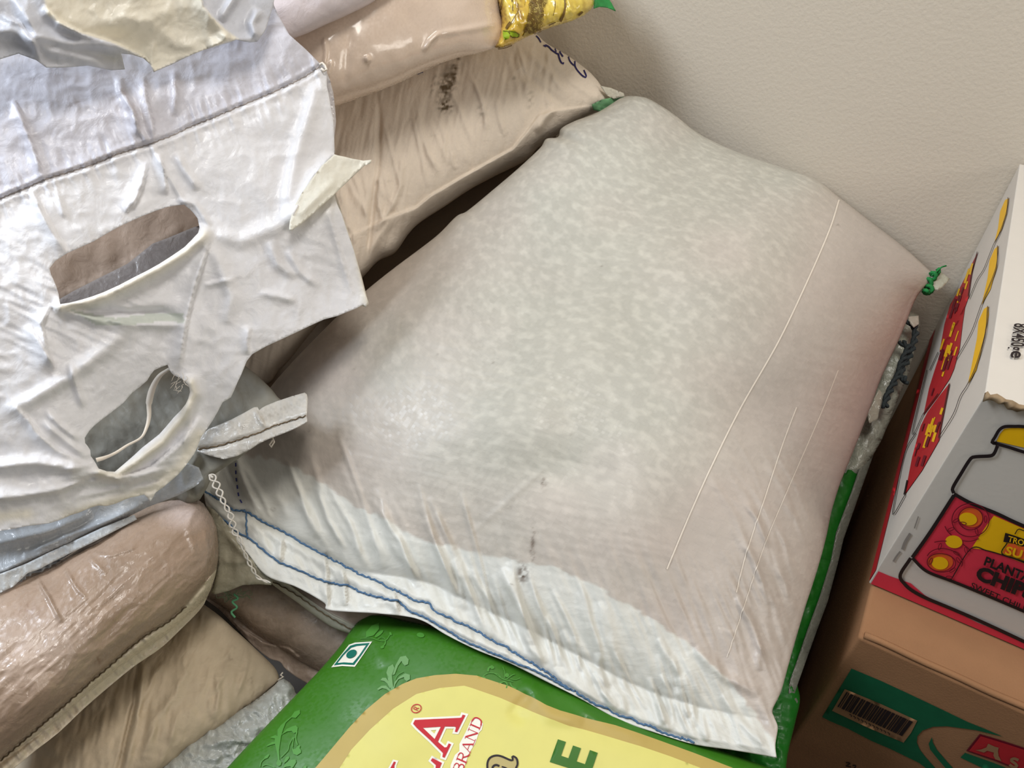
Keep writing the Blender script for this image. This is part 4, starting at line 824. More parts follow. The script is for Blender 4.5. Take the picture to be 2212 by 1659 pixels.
def ycol(X, Y):
    c = yc(X, Y)
    l = [(lin((238, 214, 96)), smooth(.1, .6, anis(X, Y, 75, 60, 12, 82))), (lin((150, 108, 24)), .8 * smooth(.35, .8, anis(X, Y, 78, 50, 8, 83)))]
    for r_, k in l: c[..., :3] = lerpc(c[..., :3], np.broadcast_to(r_, X.shape + (3,)), k)
    lightband = smooth(1150, 1180, X) * .5; c[..., :3] = lerpc(c[..., :3], np.broadcast_to(lin((228, 204, 88)), X.shape + (3,)), lightband)
    return c
ye = shell('yellow_printed_end', [(1062, -140), (1070, -60), (1073, 0), (1080, 29), (1082, 58), (1077, 84), (1068, 102), (1078, 106), (1092, 102), (1106, 97), (1130, 84), (1164, 69), (1200, 56), (1237, 45), (1262, 33), (1278, 20), (1284, 8), (1284, -10), (1262, -40), (1240, -90), (1180, -150)], [],
           [(1062, -140, 0.900), (1078, 50, 0.885), (1068, 102, 0.880), (1106, 97, 0.888), (1180, 64, 0.900), (1284, 5, 0.920), (1240, -90, 0.930), (1180, -150, 0.935)], ycol, M_shiny, lambda X, Y, e: .003 * crumple(X, Y, 40, 85) + .0025 * anis(X, Y, 70, 60, 12, 86), th=.004, step=5, swell=.03, rim=45, parent=fb)
YE = [ye]
gpp = gp
M_yl = plain('brown_line_print', (110, 84, 34), rough=.5); M_chain = plain('chain_pattern_print', (168, 146, 74), rough=.5, noise=.1); M_lime = plain('lime_print', (150, 176, 30), rough=.5)
decal('chain_pattern_band', gpp([(720, -60), (720, 40), (700, 230), (665, 420), (610, 540), (640, 545), (820, 470), (880, 340), (930, 290), (900, 250), (895, 180), (920, 100), (980, 40), (985, -60)]), YE, M_chain, fb, off=.0009, step=6)
chn = []
rr_ = random.Random(9)
for i in range(120):
    t_ = rr_.random(); yy = -20 + 500 * t_; x0 = 720 - 90 * t_ ** 2; x1 = 960 - 90 * t_; cx_, cy_ = x0 + (x1 - x0) * rr_.random(), yy; chn.append((gpp(ell((cx_, cy_), 20, 15, rr_.uniform(0, 180), 8)), 1.0, True))
ribbons('chain_links', chn, YE, M_yl, fb, off=.0013)
ribbons('brown_print_lines', [(gpp([(1245, -40), (1250, 60), (1240, 140), (1210, 230), (1170, 310)]), 5), (gpp([(325, -20), (300, 80), (265, 210)]), 2), (gpp([(465, -30), (470, 60), (475, 180)]), 2.2), (gpp([(440, 330), (400, 380), (370, 440)]), 3), (gpp([(540, 60), (545, 160), (480, 300), (390, 430)]), 1.6),
                              (gpp([(1095, 20), (1100, 110), (1060, 230)]), 1.4), (gpp([(1100, 320), (1000, 365)]), 2), (gpp([(1500, 170), (1440, 220)]), 4), (gpp([(250, 715), (350, 700), (480, 650)]), 2), (gpp([(640, 90), (660, -20)]), 1.4)], YE, M_yl, fb, off=.0013)
decal('lime_flower', gpp([(330, 465), (420, 460), (500, 460), (560, 500), (560, 540), (500, 555), (420, 530), (400, 570), (350, 595), (335, 540)]), YE, M_lime, fb, off=.0013, step=5)
ribbons('lime_flower_line', [(gpp([(340, 470), (400, 490), (440, 540), (520, 550), (555, 510), (500, 470), (420, 465)]), 1.4)], YE, M_yl, fb, off=.0016)
gft = shell('green_film_tip', [(1278, -30), (1284, 0), (1282, 19), (1295, 15), (1312, 17), (1331, 25), (1322, 8), (1312, -8), (1300, -40)], [], [(1278, -30, 0.920), (1282, 19, 0.915), (1331, 25, 0.925), (1300, -40, 0.927)], flat((40, 130, 62), .2, 10, 4), M_green, step=5, parent=fb)
# pale sack at the very top
pT = [(480, -200, 0.755), (900, -260, 0.795)]; pB = [(480, 110, 0.730), (580, 98, 0.743), (650, 77, 0.755), (700, 55, 0.765), (760, 28, 0.775), (812, 0, 0.785), (900, -70, 0.795)]
ps = sack('rice_sack', pT, pB, [(480, -200, 0.755), (470, -40, 0.740), (480, 110, 0.730)], [(900, -260, 0.795), (910, -160, 0.800), (900, -70, 0.795)], 90, 70, lambda U, V: .03 * pil(2.6, .5)(U, V), lambda U, V: .02 * pil(3, .5)(U, V), flat((212, 202, 204), .02, 60, 90), M_cream, lambda X, Y, U, V: .001 * fbm(X / 80, Y / 80, 3, 3), (.4, .3))
tag(ps, 'pale greyish sack at the very top of the pile, above the film-wrapped bag', 'sack')
# ------------------------------------------------------------------ sacks underneath, seen in the gaps
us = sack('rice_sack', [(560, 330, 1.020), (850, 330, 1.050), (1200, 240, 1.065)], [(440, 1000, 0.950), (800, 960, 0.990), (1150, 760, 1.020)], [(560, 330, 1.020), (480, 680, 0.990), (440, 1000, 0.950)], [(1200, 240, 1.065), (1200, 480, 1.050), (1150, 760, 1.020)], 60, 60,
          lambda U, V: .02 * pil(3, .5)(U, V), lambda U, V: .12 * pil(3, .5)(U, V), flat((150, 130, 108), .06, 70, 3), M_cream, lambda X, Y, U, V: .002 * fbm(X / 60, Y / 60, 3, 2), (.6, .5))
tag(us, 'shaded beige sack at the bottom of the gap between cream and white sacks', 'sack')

# ------------------------------------------------------------------ lower left
bT = [(-80, 1240, .655), (0, 1225, .665), (120, 1190, .685), (250, 1110, .715), (350, 1070, .738), (400, 1062, .748), (440, 1088, .752)]
bR = [(440, 1088, .752), (464, 1128, .75), (471, 1170, .748), (471, 1212, .745), (461, 1258, .740), (441, 1305, .733)]
bB = [(-80, 1745, .575), (36, 1655, .600), (72, 1625, .607), (127, 1582, .62), (181, 1531, .635), (235, 1484, .655), (289, 1440, .673), (347, 1400, .695), (391, 1359, .712), (425, 1325, .728), (441, 1305, .733)]
bL = [(-80, 1240, .655), (-120, 1500, .61), (-80, 1745, .575)]
hemB = [(-60, 1690), (0, 1641), (72, 1580), (156, 1507), (231, 1442), (307, 1377), (365, 1341), (400, 1310), (440, 1262)]
def disp_b(X, Y, U, V):
    d, s, p = pdist(X, Y, hemB); inhem = s > 0
    o = .0012 * anis(X, Y, -42, 120, 26, 100) + .0006 * crumple(X, Y, 34, 101) + np.where(inhem, .0012 * anis(X, Y, 52, 40, 9, 102), 0)
    o = o - .0045 * np.exp(-(d / 5) ** 2) + .0035 * np.exp(-((d - 17) / 9) ** 2) * inhem
    for q, a, wd in [([(80, 1250), (105, 1290), (125, 1330), (135, 1345)], .003, 4), ([(140, 1225), (165, 1270), (185, 1290)], .002, 4), ([(190, 1200), (230, 1240)], .0015, 5), ([(425, 1090), (405, 1140), (425, 1200)], .002, 8), ([(300, 1180), (240, 1200), (200, 1195)], .0014, 4),
                     ([(440, 1130), (450, 1190), (440, 1250)], .002, 6)]: o = o + ridge(X, Y, q, a, wd)
    return o
cb = flat((160, 138, 120), .05, 80, 105)
def colb(X, Y):
    c = cb(X, Y); d, s, p = pdist(X, Y, hemB); t = smooth(-2, 3, np.where(s > 0, d, -d))
    c[..., :3] = lerpc(c[..., :3], np.broadcast_to(lin((220, 206, 184)), X.shape + (3,)), t)
    t = np.clip(1.0 - np.hypot((X - 60) / 190, (Y - 1390) / 120), 0, 1) * .5; c[..., :3] = lerpc(c[..., :3], np.broadcast_to(lin((206, 188, 176)), X.shape + (3,)), t)  # whitish sheen of reflected light painted into the colour, left side
    t = np.clip(.8 - np.hypot((X - 400) / 90, (Y - 1110) / 60), 0, 1); c[..., :3] = lerpc(c[..., :3], np.broadcast_to(lin((206, 190, 184)), X.shape + (3,)), t)
    return c
colb = stains(colb, [(215, 1425, 14, 8, -30, .6, 5), (150, 1490, 14, 5, -30, .5, 4), (60, 1320, 30, 20, 0, .25, 5), (120, 1395, 5, 5, 0, .4, 4), (300, 1380, 60, 4, -35, .3, 6)], (110, 70, 44))
bs = sack('rice_sack', bT, bB, bL, bR, 240, 200, lambda U, V: .06 * np.clip(1 - np.abs(2 * U - 1) ** 8, 0, 1) ** .5 * np.clip(1 - np.abs(2 * np.clip(V / .93, 0, 1) - 1) ** 2.4, 0, 1) ** .6, lambda U, V: .08 * pil(3, .5)(U, V), colb, M_brown, disp_b, (.50, .30))
tag(bs, 'brownish translucent woven sack with pale sewn hem at lower left', 'sack')
M_bthread = plain('brown_thread', (104, 88, 66), rough=.8, noise=.2)
stitch('brown_stitching', hemB[1:-1], [bs], .0006, M_bthread, bs, per=16, amp=1)
# tan sack beneath it
tT = [(120, 1420, .80), (300, 1340, .80), (405, 1312, .795), (441, 1306, .79)]
tR = [(441, 1306, .79), (474, 1330, .785), (506, 1359, .78), (535, 1385, .775), (557, 1406, .77), (580, 1428, .765), (596, 1446, .76), (603, 1466, .755), (594, 1480, .752)]
tB = [(-60, 1900, .63), (120, 1800, .66), (344, 1668, .69), (398, 1630, .705), (470, 1580, .72), (535, 1535, .74), (594, 1480, .752)]
tL = [(120, 1420, .80), (20, 1600, .73), (-60, 1900, .63)]
tw = []
rt_ = random.Random(5)
for i in range(26):
    x = rt_.uniform(290, 590); y = rt_.uniform(1380, 1600); a = math.radians(rt_.uniform(80, 118)); d = np.array([math.cos(a), math.sin(a)]); p = np.array([x, y]); ln_ = rt_.uniform(30, 110); tw.append(([p, p + d * ln_ * .5 + (rt_.uniform(-8, 8), 0), p + d * ln_], rt_.uniform(.0005, .0018), rt_.uniform(4, 8)))
tw += [([(300, 1430), (290, 1520), (270, 1600), (253, 1680)], -.006, 5), ([(308, 1430), (304, 1520), (286, 1600), (268, 1680)], .004, 8), ([(400, 1440), (380, 1500), (330, 1560), (320, 1640)], .004, 10), ([(465, 1440), (472, 1500), (465, 1560)], .003, 6)]
def disp_t(X, Y, U, V):
    o = .002 * fbm(X / 70, Y / 70, 3, 110) + .0008 * anis(X, Y, 100, 50, 10, 111)
    for q, a, wd in tw: o = o + ridge(X, Y, q, a, wd)
    return o
ts = sack('rice_sack', tT, tB, tL, tR, 160, 160, lambda U, V: .045 * pil(2.6, .5)(U, V), lambda U, V: .09 * pil(3, .5)(U, V), stains(flat((188, 172, 148), .05, 50, 112), [(540, 1470, 8, 8, 0, .3, 5), (500, 1420, 8, 8, 0, .3, 5)]), M_cream, disp_t, (.5, .4))
tag(ts, 'creased tan sack under the brownish sack, left of the green bag', 'sack')
tube('loose_thread', [world(np.array([600, 606, 612, 606, 611]), np.array([1470, 1466, 1462, 1458, 1453]), np.array([.75] * 5))], .0009, M_seam, ts)
# crinkled grey bag at the bottom
gy = shell('crinkled_grey_bag', [(250, 1760), (300, 1690), (344, 1645), (372, 1626), (398, 1609), (430, 1585), (470, 1563), (500, 1545), (535, 1524), (566, 1502), (593, 1480), (602, 1470), (613, 1466), (626, 1474), (634, 1484), (638, 1496), (660, 1520), (700, 1560), (640, 1700), (500, 1800)], [],
           [(250, 1760, .67), (344, 1645, .695), (470, 1563, .715), (602, 1470, .745), (638, 1496, .742), (700, 1560, .73), (640, 1700, .69), (500, 1800, .66)], flat((176, 178, 172), .06, 30, 120), M_crinkle,
           lambda X, Y, e: .004 * crumple(X, Y, 36, 121) + .003 * crumple(X, Y, 15, 122) + ridge(X, Y, [(440, 1610), (540, 1590), (600, 1540)], .004, 12), th=.01, step=4.5, swell=.014, rim=40)
tag(gy, 'shiny crinkled grey plastic bag beside the left edge of the green bag', 'bag')
# brownish-grey sack further back between them
zT = [(440, 1262, 0.825), (520, 1240, 0.825), (620, 1235, 0.825), (760, 1270, 0.815), (900, 1330, 0.805)]
zB = [(440, 1292, 0.825), (475, 1318, 0.820), (503, 1348, 0.815), (542, 1390, 0.808), (580, 1421, 0.802), (605, 1430, 0.799), (618, 1446, 0.795), (658, 1473, 0.790), (720, 1500, 0.780), (820, 1520, 0.775)]
hz = [(520, 1355), (545, 1372), (570, 1388), (600, 1396), (625, 1402), (650, 1425), (680, 1440)]
zs = sack('rice_sack', zT, zB, [(440, 1262, 0.825), (436, 1277, 0.825), (440, 1292, 0.825)], [(900, 1330, 0.805), (870, 1430, 0.790), (820, 1520, 0.775)], 150, 90, lambda U, V: .035 * np.clip(1 - np.abs(2 * U - 1) ** 4, 0, 1) ** .5 * np.clip(1 - np.abs(2 * np.clip(V / .84, 0, 1) - 1) ** 2.4, 0, 1) ** .6, lambda U, V: .06 * pil(3, .5)(U, V),
          stains(flat((178, 158, 142), .06, 60, 130), [(600, 1350, 60, 20, 30, .2, 9)]), M_brown, lambda X, Y, U, V: .0014 * fbm(X / 60, Y / 60, 3, 131) + .0012 * crumple(X, Y, 26, 9) * smooth(.7, .85, V) + ridge(X, Y, hz, .004, 5, 'f') + ridge(X, Y, [(500, 1340), (530, 1370), (540, 1400)], .002, 5), (.4, .2))
tag(zs, 'small dim brown-grey sack end behind the tan sack, above the black gap', 'sack')
fr = []
rf = random.Random(8)
for i in range(16):
    x0, y0 = 462 + rf.uniform(0, 70), 1284 + rf.uniform(-10, 12); P_ = [(x0 + rf.uniform(-8, 8) + 7 * k * rf.uniform(.2, 1.2), y0 + rf.uniform(-8, 10)) for k in range(5)]
    q = crom(P_, 16); fr.append(world(q[:, 0], q[:, 1], .765 + 0 * q[:, 0]))
o_ = tube('frayed_fibres', fr, .00025, plain('pale_green_fibre', (118, 140, 108), rough=.7), zs, 3); o_['kind'] = 'stuff'
q = crom([(505, 1283), (514, 1293), (502, 1300), (512, 1312), (500, 1322), (508, 1334)], 40); tube('green_thread', [world(q[:, 0], q[:, 1], .76 + 0 * q[:, 0])], .0011, plain('pale_green_thread', (90, 150, 110), rough=.7), zs)
# sack layer directly under the white sack with a pale seam
sT = [(470, 1100, 0.815), (640, 1200, 0.780), (800, 1290, 0.755), (930, 1340, 0.735)]
sB = [(500, 1215, 0.790), (560, 1235, 0.780), (590, 1264, 0.772), (640, 1300, 0.760), (680, 1330, 0.753), (720, 1356, 0.745), (763, 1372, 0.737), (840, 1400, 0.730), (920, 1400, 0.725)]
ls_ = sack('rice_sack', sT, sB, [(470, 1100, 0.815), (480, 1160, 0.800), (500, 1215, 0.790)], [(930, 1340, 0.735), (930, 1370, 0.730), (920, 1400, 0.725)], 140, 70, lambda U, V: .012 * pil(3, .5)(U, V), lambda U, V: .05 * pil(3, .5)(U, V),
           lambda X, Y: np.concatenate([lerpc(np.broadcast_to(lin((158, 142, 130)), X.shape + (3,)), lin((186, 182, 166)), smooth(24, 18, pdist(X, Y, [(470, 1190), (500, 1215), (590, 1264), (640, 1300), (680, 1330), (763, 1372), (850, 1405)])[0])), np.zeros(X.shape + (1,))], -1), M_cream,
           lambda X, Y, U, V: ridge(X, Y, [(560, 1222), (610, 1250), (660, 1290), (720, 1330), (775, 1358)], .003, 4, 'f') + .0006 * crumple(X, Y, 25, 4), (.4, .15))
tag(ls_, 'thin grey-beige sack edge with pale sewn seam peeking under the lower-left hem', 'sack')
stitch('dark_stitching', [(592, 1256), (640, 1283), (700, 1324), (765, 1362)], [ls_], .0006, M_bthread, ls_, per=18, amp=.8)
ff = shell('clear_film_flap', [(446, 1092), (462, 1100), (480, 1120), (505, 1150), (530, 1180), (560, 1212), (588, 1256), (586, 1264), (560, 1262), (524, 1264), (495, 1276), (465, 1284), (455, 1280), (463, 1260), (472, 1212), (466, 1140)], [],
      [(446, 1092, .764), (530, 1180, .752), (588, 1256, .742), (524, 1264, .742), (460, 1280, .752), (472, 1212, .752)], flat((158, 152, 132), .1, 30, 140), M_film, lambda X, Y, e: .003 * crumple(X, Y, 40, 141) + ridge(X, Y, [(480, 1140), (520, 1190), (575, 1250)], .004, 6) + ridge(X, Y, [(480, 1200), (490, 1215), (560, 1212)], .003, 6), step=5)
tag(ff, 'small translucent greenish film flap beside the blue-stitched hem corner', 'film')

# ------------------------------------------------------------------ grey sack with sewn hem, seen through and beside the torn bag
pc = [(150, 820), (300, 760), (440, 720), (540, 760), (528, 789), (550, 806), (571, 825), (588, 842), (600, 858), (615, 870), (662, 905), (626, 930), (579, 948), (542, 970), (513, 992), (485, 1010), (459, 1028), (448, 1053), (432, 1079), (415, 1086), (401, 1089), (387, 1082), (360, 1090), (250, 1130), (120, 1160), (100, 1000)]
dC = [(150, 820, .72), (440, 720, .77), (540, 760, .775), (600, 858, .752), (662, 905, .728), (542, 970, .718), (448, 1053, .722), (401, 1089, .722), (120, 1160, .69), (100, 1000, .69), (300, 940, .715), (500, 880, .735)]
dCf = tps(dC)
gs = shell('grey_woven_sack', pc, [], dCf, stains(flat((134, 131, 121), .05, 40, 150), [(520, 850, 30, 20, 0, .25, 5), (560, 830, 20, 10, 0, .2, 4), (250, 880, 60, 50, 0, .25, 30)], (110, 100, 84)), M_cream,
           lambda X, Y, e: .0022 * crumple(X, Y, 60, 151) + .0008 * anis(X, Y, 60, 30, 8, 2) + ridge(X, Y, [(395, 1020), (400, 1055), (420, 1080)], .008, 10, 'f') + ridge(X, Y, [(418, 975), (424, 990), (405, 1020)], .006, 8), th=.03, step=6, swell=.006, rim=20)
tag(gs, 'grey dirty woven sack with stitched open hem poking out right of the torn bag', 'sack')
hp = [(440, 935), (452, 926), (475, 917), (500, 906), (525, 893), (548, 880), (556, 879), (560, 886), (566, 881), (575, 876), (600, 866), (630, 856), (658, 848), (663, 852), (665, 862), (663, 898), (664, 911), (645, 922), (626, 931), (600, 941), (579, 949), (556, 960), (542, 970), (513, 985), (485, 992), (455, 985), (425, 975), (430, 950)]
hm = shell('hem_band', hp, [], lambda X, Y: dCf(X, Y) - .016, stains(flat((206, 202, 194), .04, 20, 155), [(600, 890, 50, 14, -20, .25, 4), (520, 925, 50, 10, -25, .2, 4)], (120, 110, 95)), M_film, lambda X, Y, e: .0014 * crumple(X, Y, 24, 156) + ridge(X, Y, [(550, 882), (562, 900), (572, 922)], .005, 4, 'f') - .003 * np.exp(-(pdist(X, Y, [(420, 972), (480, 962), (560, 935), (610, 915), (665, 898)])[0] / 4) ** 2), th=.0025, step=4.5, parent=gs)
stitch('dark_stitching', [(424, 971), (440, 970), (480, 962), (525, 948), (560, 935), (585, 922), (610, 915), (640, 906), (664, 898)], [hm], .0006, M_bthread, gs, per=18, amp=1.2)
tube('loose_thread', [world(np.array([588, 592, 586, 582, 590]), np.array([944, 955, 966, 960, 950]), np.array([.715] * 5))], .0009, M_seam, gs)

# ------------------------------------------------------------------ filled sack behind the torn bag's upper slot
ub = shell('rice_sack', [(-60, 300), (250, 200), (560, 180), (700, 240), (716, 330), (700, 430), (724, 430), (745, 520), (740, 620), (690, 690), (560, 740), (300, 800), (-60, 860)], [], [(-60, 300, .70), (560, 180, .79), (716, 330, .80), (735, 560, .80), (560, 740, .77), (-60, 860, .66)],
           flat((178, 156, 138), .04, 60, 160), M_cream, lambda X, Y, e: .0015 * fbm(X / 60, Y / 60, 3, 161) + ridge(X, Y, [(100, 648), (200, 610), (290, 560), (350, 515), (420, 470)], .003, 6, 'f'), th=.05, step=12, swell=.02, rim=80)
tag(ub, 'beige filled sack seen only through the upper slot of the torn white bag', 'sack')
gl = shell('grey_inner_layer', [(90, 668), (160, 628), (215, 600), (275, 570), (330, 526), (360, 515), (420, 490), (470, 480), (470, 560), (300, 640), (130, 700)], [], [(90, 668, .648), (215, 600, .682), (330, 526, .708), (470, 480, .735), (300, 640, .685)], flat((150, 142, 138), .03, 50, 6), M_film, None, th=.001, step=8, parent=ub)

# ------------------------------------------------------------------ torn empty white bag hanging over the left of the pile
dA = [(-60, -40, .60), (300, -40, .66), (620, -20, .72), (705, 150, .735), (722, 262, .735), (720, 330, .735), (803, 346, .755), (-60, 450, .575), (300, 320, .64), (550, 250, .695), (-60, 800, .565), (150, 650, .60), (130, 560, .60), (430, 480, .665), (440, 560, .665), (600, 480, .695), (700, 440, .715),
      (300, 720, .635), (540, 768, .69), (515, 825, .685), (795, 655, .745), (740, 600, .735), (400, 830, .665), (300, 850, .645), (200, 960, .617), (-60, 1150, .575), (100, 1130, .605), (230, 1093, .64), (336, 1064, .665), (420, 981, .68), (459, 909, .685), (620, 700, .705)]
dAf = tps(dA)
front = [(-60, -40), (300, -40), (588, -14), (592, 12), (602, 34), (625, 75), (660, 106), (692, 138), (700, 140), (706, 152), (706, 185), (711, 210), (716, 240), (720, 262), (722, 300), (722, 333), (742, 340), (762, 345), (785, 347), (803, 346), (798, 354), (788, 358), (768, 376), (745, 398), (722, 420), (728, 440), (738, 462), (750, 500), (764, 540), (776, 585), (786, 625), (795, 652), (790, 663), (784, 658), (770, 666), (745, 676), (728, 683), (700, 690), (669, 704), (640, 718), (610, 732), (575, 748), (545, 765), (533, 780),
         (527, 795), (520, 812), (513, 826), (506, 843), (499, 858), (490, 864), (481, 869), (470, 890), (459, 909), (446, 928), (434, 945), (427, 965), (419, 981), (408, 996), (401, 1006), (386, 1024), (369, 1039), (352, 1053), (336, 1064), (331, 1074), (325, 1083), (318, 1075), (311, 1068), (297, 1072), (282, 1075), (270, 1079), (250, 1088), (231, 1093), (212, 1092), (195, 1097), (172, 1107), (152, 1113), (130, 1123), (108, 1130), (80, 1134), (54, 1137), (25, 1143), (-60, 1156)]
hole1 = [(398, 442), (380, 444), (362, 447), (335, 456), (307, 467), (280, 479), (253, 492), (228, 506), (203, 521), (174, 534), (145, 547), (119, 564), (107, 580), (110, 592), (116, 605), (122, 620), (127, 636), (130, 657), (150, 654), (174, 648), (200, 640), (224, 631), (257, 616), (289, 599), (317, 585), (344, 570), (372, 552), (398, 534), (414, 518), (428, 503), (431, 492), (427, 472), (418, 460), (409, 451), (402, 446)]
hole2 = [(362, 788), (348, 793), (333, 800), (325, 810), (318, 822), (302, 836), (286, 848), (277, 858), (268, 869), (252, 882), (235, 895), (219, 907), (203, 920), (192, 932), (183, 946), (184, 957), (189, 963), (195, 972), (196, 985), (203, 994), (208, 1003), (213, 1012), (231, 1018), (248, 1019), (275, 996), (291, 982), (307, 967), (325, 953), (344, 938), (360, 920), (376, 901), (390, 887), (401, 873), (407, 860), (410, 847), (409, 838), (405, 832), (399, 824), (392, 818), (376, 811), (370, 805), (365, 797)]
seamA = [(-60, 448), (0, 430), (25, 419), (54, 408), (98, 388), (145, 374), (200, 356), (250, 335), (290, 322), (325, 311), (370, 294), (410, 275), (460, 255), (520, 229), (580, 204), (625, 183), (660, 165), (692, 143)]
rim1 = [(132, 664), (175, 656), (225, 640), (290, 608), (345, 580), (400, 545), (440, 508)]; rim2 = [(215, 1022), (250, 1028), (290, 1002), (350, 955), (395, 900), (418, 850), (412, 828)]
F1 = [([(28, 215), (50, 262), (72, 320), (96, 388)], .006, 7, 'f'), ([(270, 205), (285, 235), (300, 280), (322, 306)], .006, 8, 'f'), ([(255, 165), (262, 200), (290, 240), (298, 290)], .005, 7, 'g'), ([(310, 165), (318, 220), (330, 260), (332, 310)], .006, 9, 'f'), ([(375, 150), (380, 200), (376, 250)], .003, 7, 'g'),
      ([(70, 412), (90, 460), (120, 510), (145, 545)], .006, 8, 'f'), ([(118, 405), (130, 440), (140, 470)], .0025, 5, 'g'), ([(320, 345), (310, 390), (295, 430), (270, 460)], .007, 9, 'f'), ([(345, 330), (355, 370), (362, 420)], .006, 8, 'f'), ([(380, 330), (400, 370), (430, 410)], .005, 8, 'g'), ([(330, 320), (370, 390), (400, 440)], .004, 6, 'g'),
      ([(722, 333), (680, 380), (650, 430), (632, 480), (628, 500)], .008, 8, 'f'), ([(692, 170), (665, 260), (640, 340), (625, 420), (620, 480)], .006, 16, 'g'), ([(440, 500), (520, 520), (600, 490), (660, 440)], .004, 18, 'g'), ([(455, 510), (440, 560), (420, 620), (405, 680), (395, 740), (388, 800)], .009, 10, 'f'),
      ([(130, 662), (200, 672), (280, 676), (350, 672), (395, 690)], -.007, 8, 'g'), ([(140, 672), (200, 685), (280, 700), (360, 700), (398, 696)], .006, 7, 'f'), ([(110, 660), (90, 700), (100, 750), (120, 800)], .006, 9, 'f'), ([(60, 700), (85, 740), (115, 790)], .005, 8, 'f'),
      ([(0, 890), (60, 870), (140, 820), (210, 770), (290, 700)], .005, 16, 'g'), ([(30, 875), (60, 905), (85, 940), (120, 970), (180, 1000)], .006, 8, 'f'), ([(100, 890), (130, 920), (170, 950)], .004, 6, 'g'), ([(205, 1010), (150, 1010), (80, 1000), (-40, 1010)], .008, 14, 'g'), ([(210, 1020), (130, 1060), (30, 1075), (-50, 1080)], .008, 14, 'f'),
      ([(190, 990), (150, 960), (90, 910)], .004, 8, 'g'), ([(250, 1035), (330, 1010), (400, 950), (430, 900)], .008, 9, 'f'), ([(230, 1030), (280, 1040), (360, 1010)], .005, 8, 'g'), ([(415, 865), (410, 920), (395, 960)], .005, 7, 'f'), ([(432, 510), (470, 560), (500, 640), (490, 700)], .004, 14, 'g'),
      ([(440, 615), (480, 605), (510, 600)], .003, 5, 'f'), ([(580, 520), (600, 570), (640, 600)], .0035, 10, 'g'), ([(620, 540), (650, 590), (690, 620)], .0035, 8, 'g'), ([(560, 630), (600, 640), (640, 650)], .003, 8, 'g'), ([(380, 430), (420, 440), (455, 490)], .004, 6, 'g'), ([(540, 705), (535, 740), (538, 765)], .005, 6, 'f'),
      ([(180, 880), (160, 820), (150, 780)], .004, 7, 'g'), ([(722, 420), (715, 470), (740, 560), (765, 640)], .004, 6, 'f')]
def disp_a(X, Y, e):
    o = .0022 * fbm(X / 130, Y / 130, 2, 170) + .0012 * crumple(X, Y, 75, 171) + .0007 * crumple(X, Y, 30, 172)
    d, s, p = pdist(X, Y, seamA); o = o - .003 * np.exp(-(d / 4) ** 2) + .0015 * np.exp(-((d - 9) / 6) ** 2)
    o = o + .0016 * anis(X, Y, 72, 60, 9, 173, 2) * np.exp(-(d / 45) ** 2)
    fan = np.exp(-(((X - 150) / 170) ** 2 + ((Y - 660) / 110) ** 2)); o = o + .0016 * fan * anis(X, Y, 25, 80, 9, 174, 2)
    for r_ in (rim1, rim2):
        d, s, p = pdist(X, Y, r_); o = o + .012 * np.exp(-(d / 14) ** 2)
    fan = np.exp(-(((X - 260) / 140) ** 2 + ((Y - 1035) / 50) ** 2)); o = o + .0022 * fan * anis(X, Y, -12, 90, 7, 175, 2)
    for q, a, wd, k in F1: o = o + ridge(X, Y, q, a, wd, k)
    return o
def col_a(X, Y):
    d, s, p = pdist(X, Y, seamA); up = smooth(-2, 4, np.where(s < 0, d, -d))
    c = lerpc(np.broadcast_to(lin((236, 236, 240)), X.shape + (3,)), lin((208, 207, 216)), up)
    c = c * (1 + .02 * fbm(X / 60, Y / 60, 3, 180))[..., None]
    for cx_, cy_, rx, ry, an, st in [(285, 220, 34, 70, -25, .35), (375, 190, 12, 50, 0, .3), (165, 220, 14, 14, 0, .35), (230, 230, 50, 60, 0, .12), (60, 300, 30, 90, -20, .15), (200, 350, 110, 8, -20, .5), (600, 560, 50, 50, 0, .12), (110, 820, 30, 60, -30, .12), (270, 455, 40, 8, -50, .3)]:
        a = math.radians(an); dx, dy = X - cx_, Y - cy_; u = (dx * math.cos(a) + dy * math.sin(a)) / rx; v = (-dx * math.sin(a) + dy * math.cos(a)) / ry
        m_ = np.exp(-(u * u + v * v)) * np.clip(.7 + .9 * anis(X, Y, 70, 20, 6, 44), 0, 1.5) * st; c = lerpc(c, np.broadcast_to(lin((150, 136, 128)), X.shape + (3,)), np.clip(m_, 0, .9))
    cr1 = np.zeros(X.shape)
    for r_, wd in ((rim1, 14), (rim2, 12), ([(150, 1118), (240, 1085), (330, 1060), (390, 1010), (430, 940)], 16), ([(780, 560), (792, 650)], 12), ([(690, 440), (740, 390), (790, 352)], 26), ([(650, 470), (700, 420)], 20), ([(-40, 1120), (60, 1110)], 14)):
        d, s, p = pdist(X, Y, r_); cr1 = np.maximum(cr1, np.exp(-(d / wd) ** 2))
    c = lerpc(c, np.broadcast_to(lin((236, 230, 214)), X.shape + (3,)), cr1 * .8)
    strip_ = inpoly(X, Y, [(150, 668), (250, 688), (300, 680), (350, 675), (395, 678), (400, 697), (350, 694), (290, 701), (210, 702)]); c = lerpc(c, np.broadcast_to(lin((196, 204, 194)), X.shape + (3,)), strip_ * .8)
    return np.concatenate([c, np.zeros(X.shape + (1,))], -1)
ta = shell('torn_woven_bag', front, [hole1, hole2], dAf, col_a, M_loose, disp_a, step=5.0, uvang=-.4)
tag(ta, 'empty torn white woven bag with two slot-shaped handle holes draped over the left pile', 'bag')
AH = [ta]
stitch('seam_thread', seamA[1:], AH, .00035, plain('grey_brown_thread', (168, 158, 152), rough=.8), ta, per=16, amp=1.0, off=.0002)
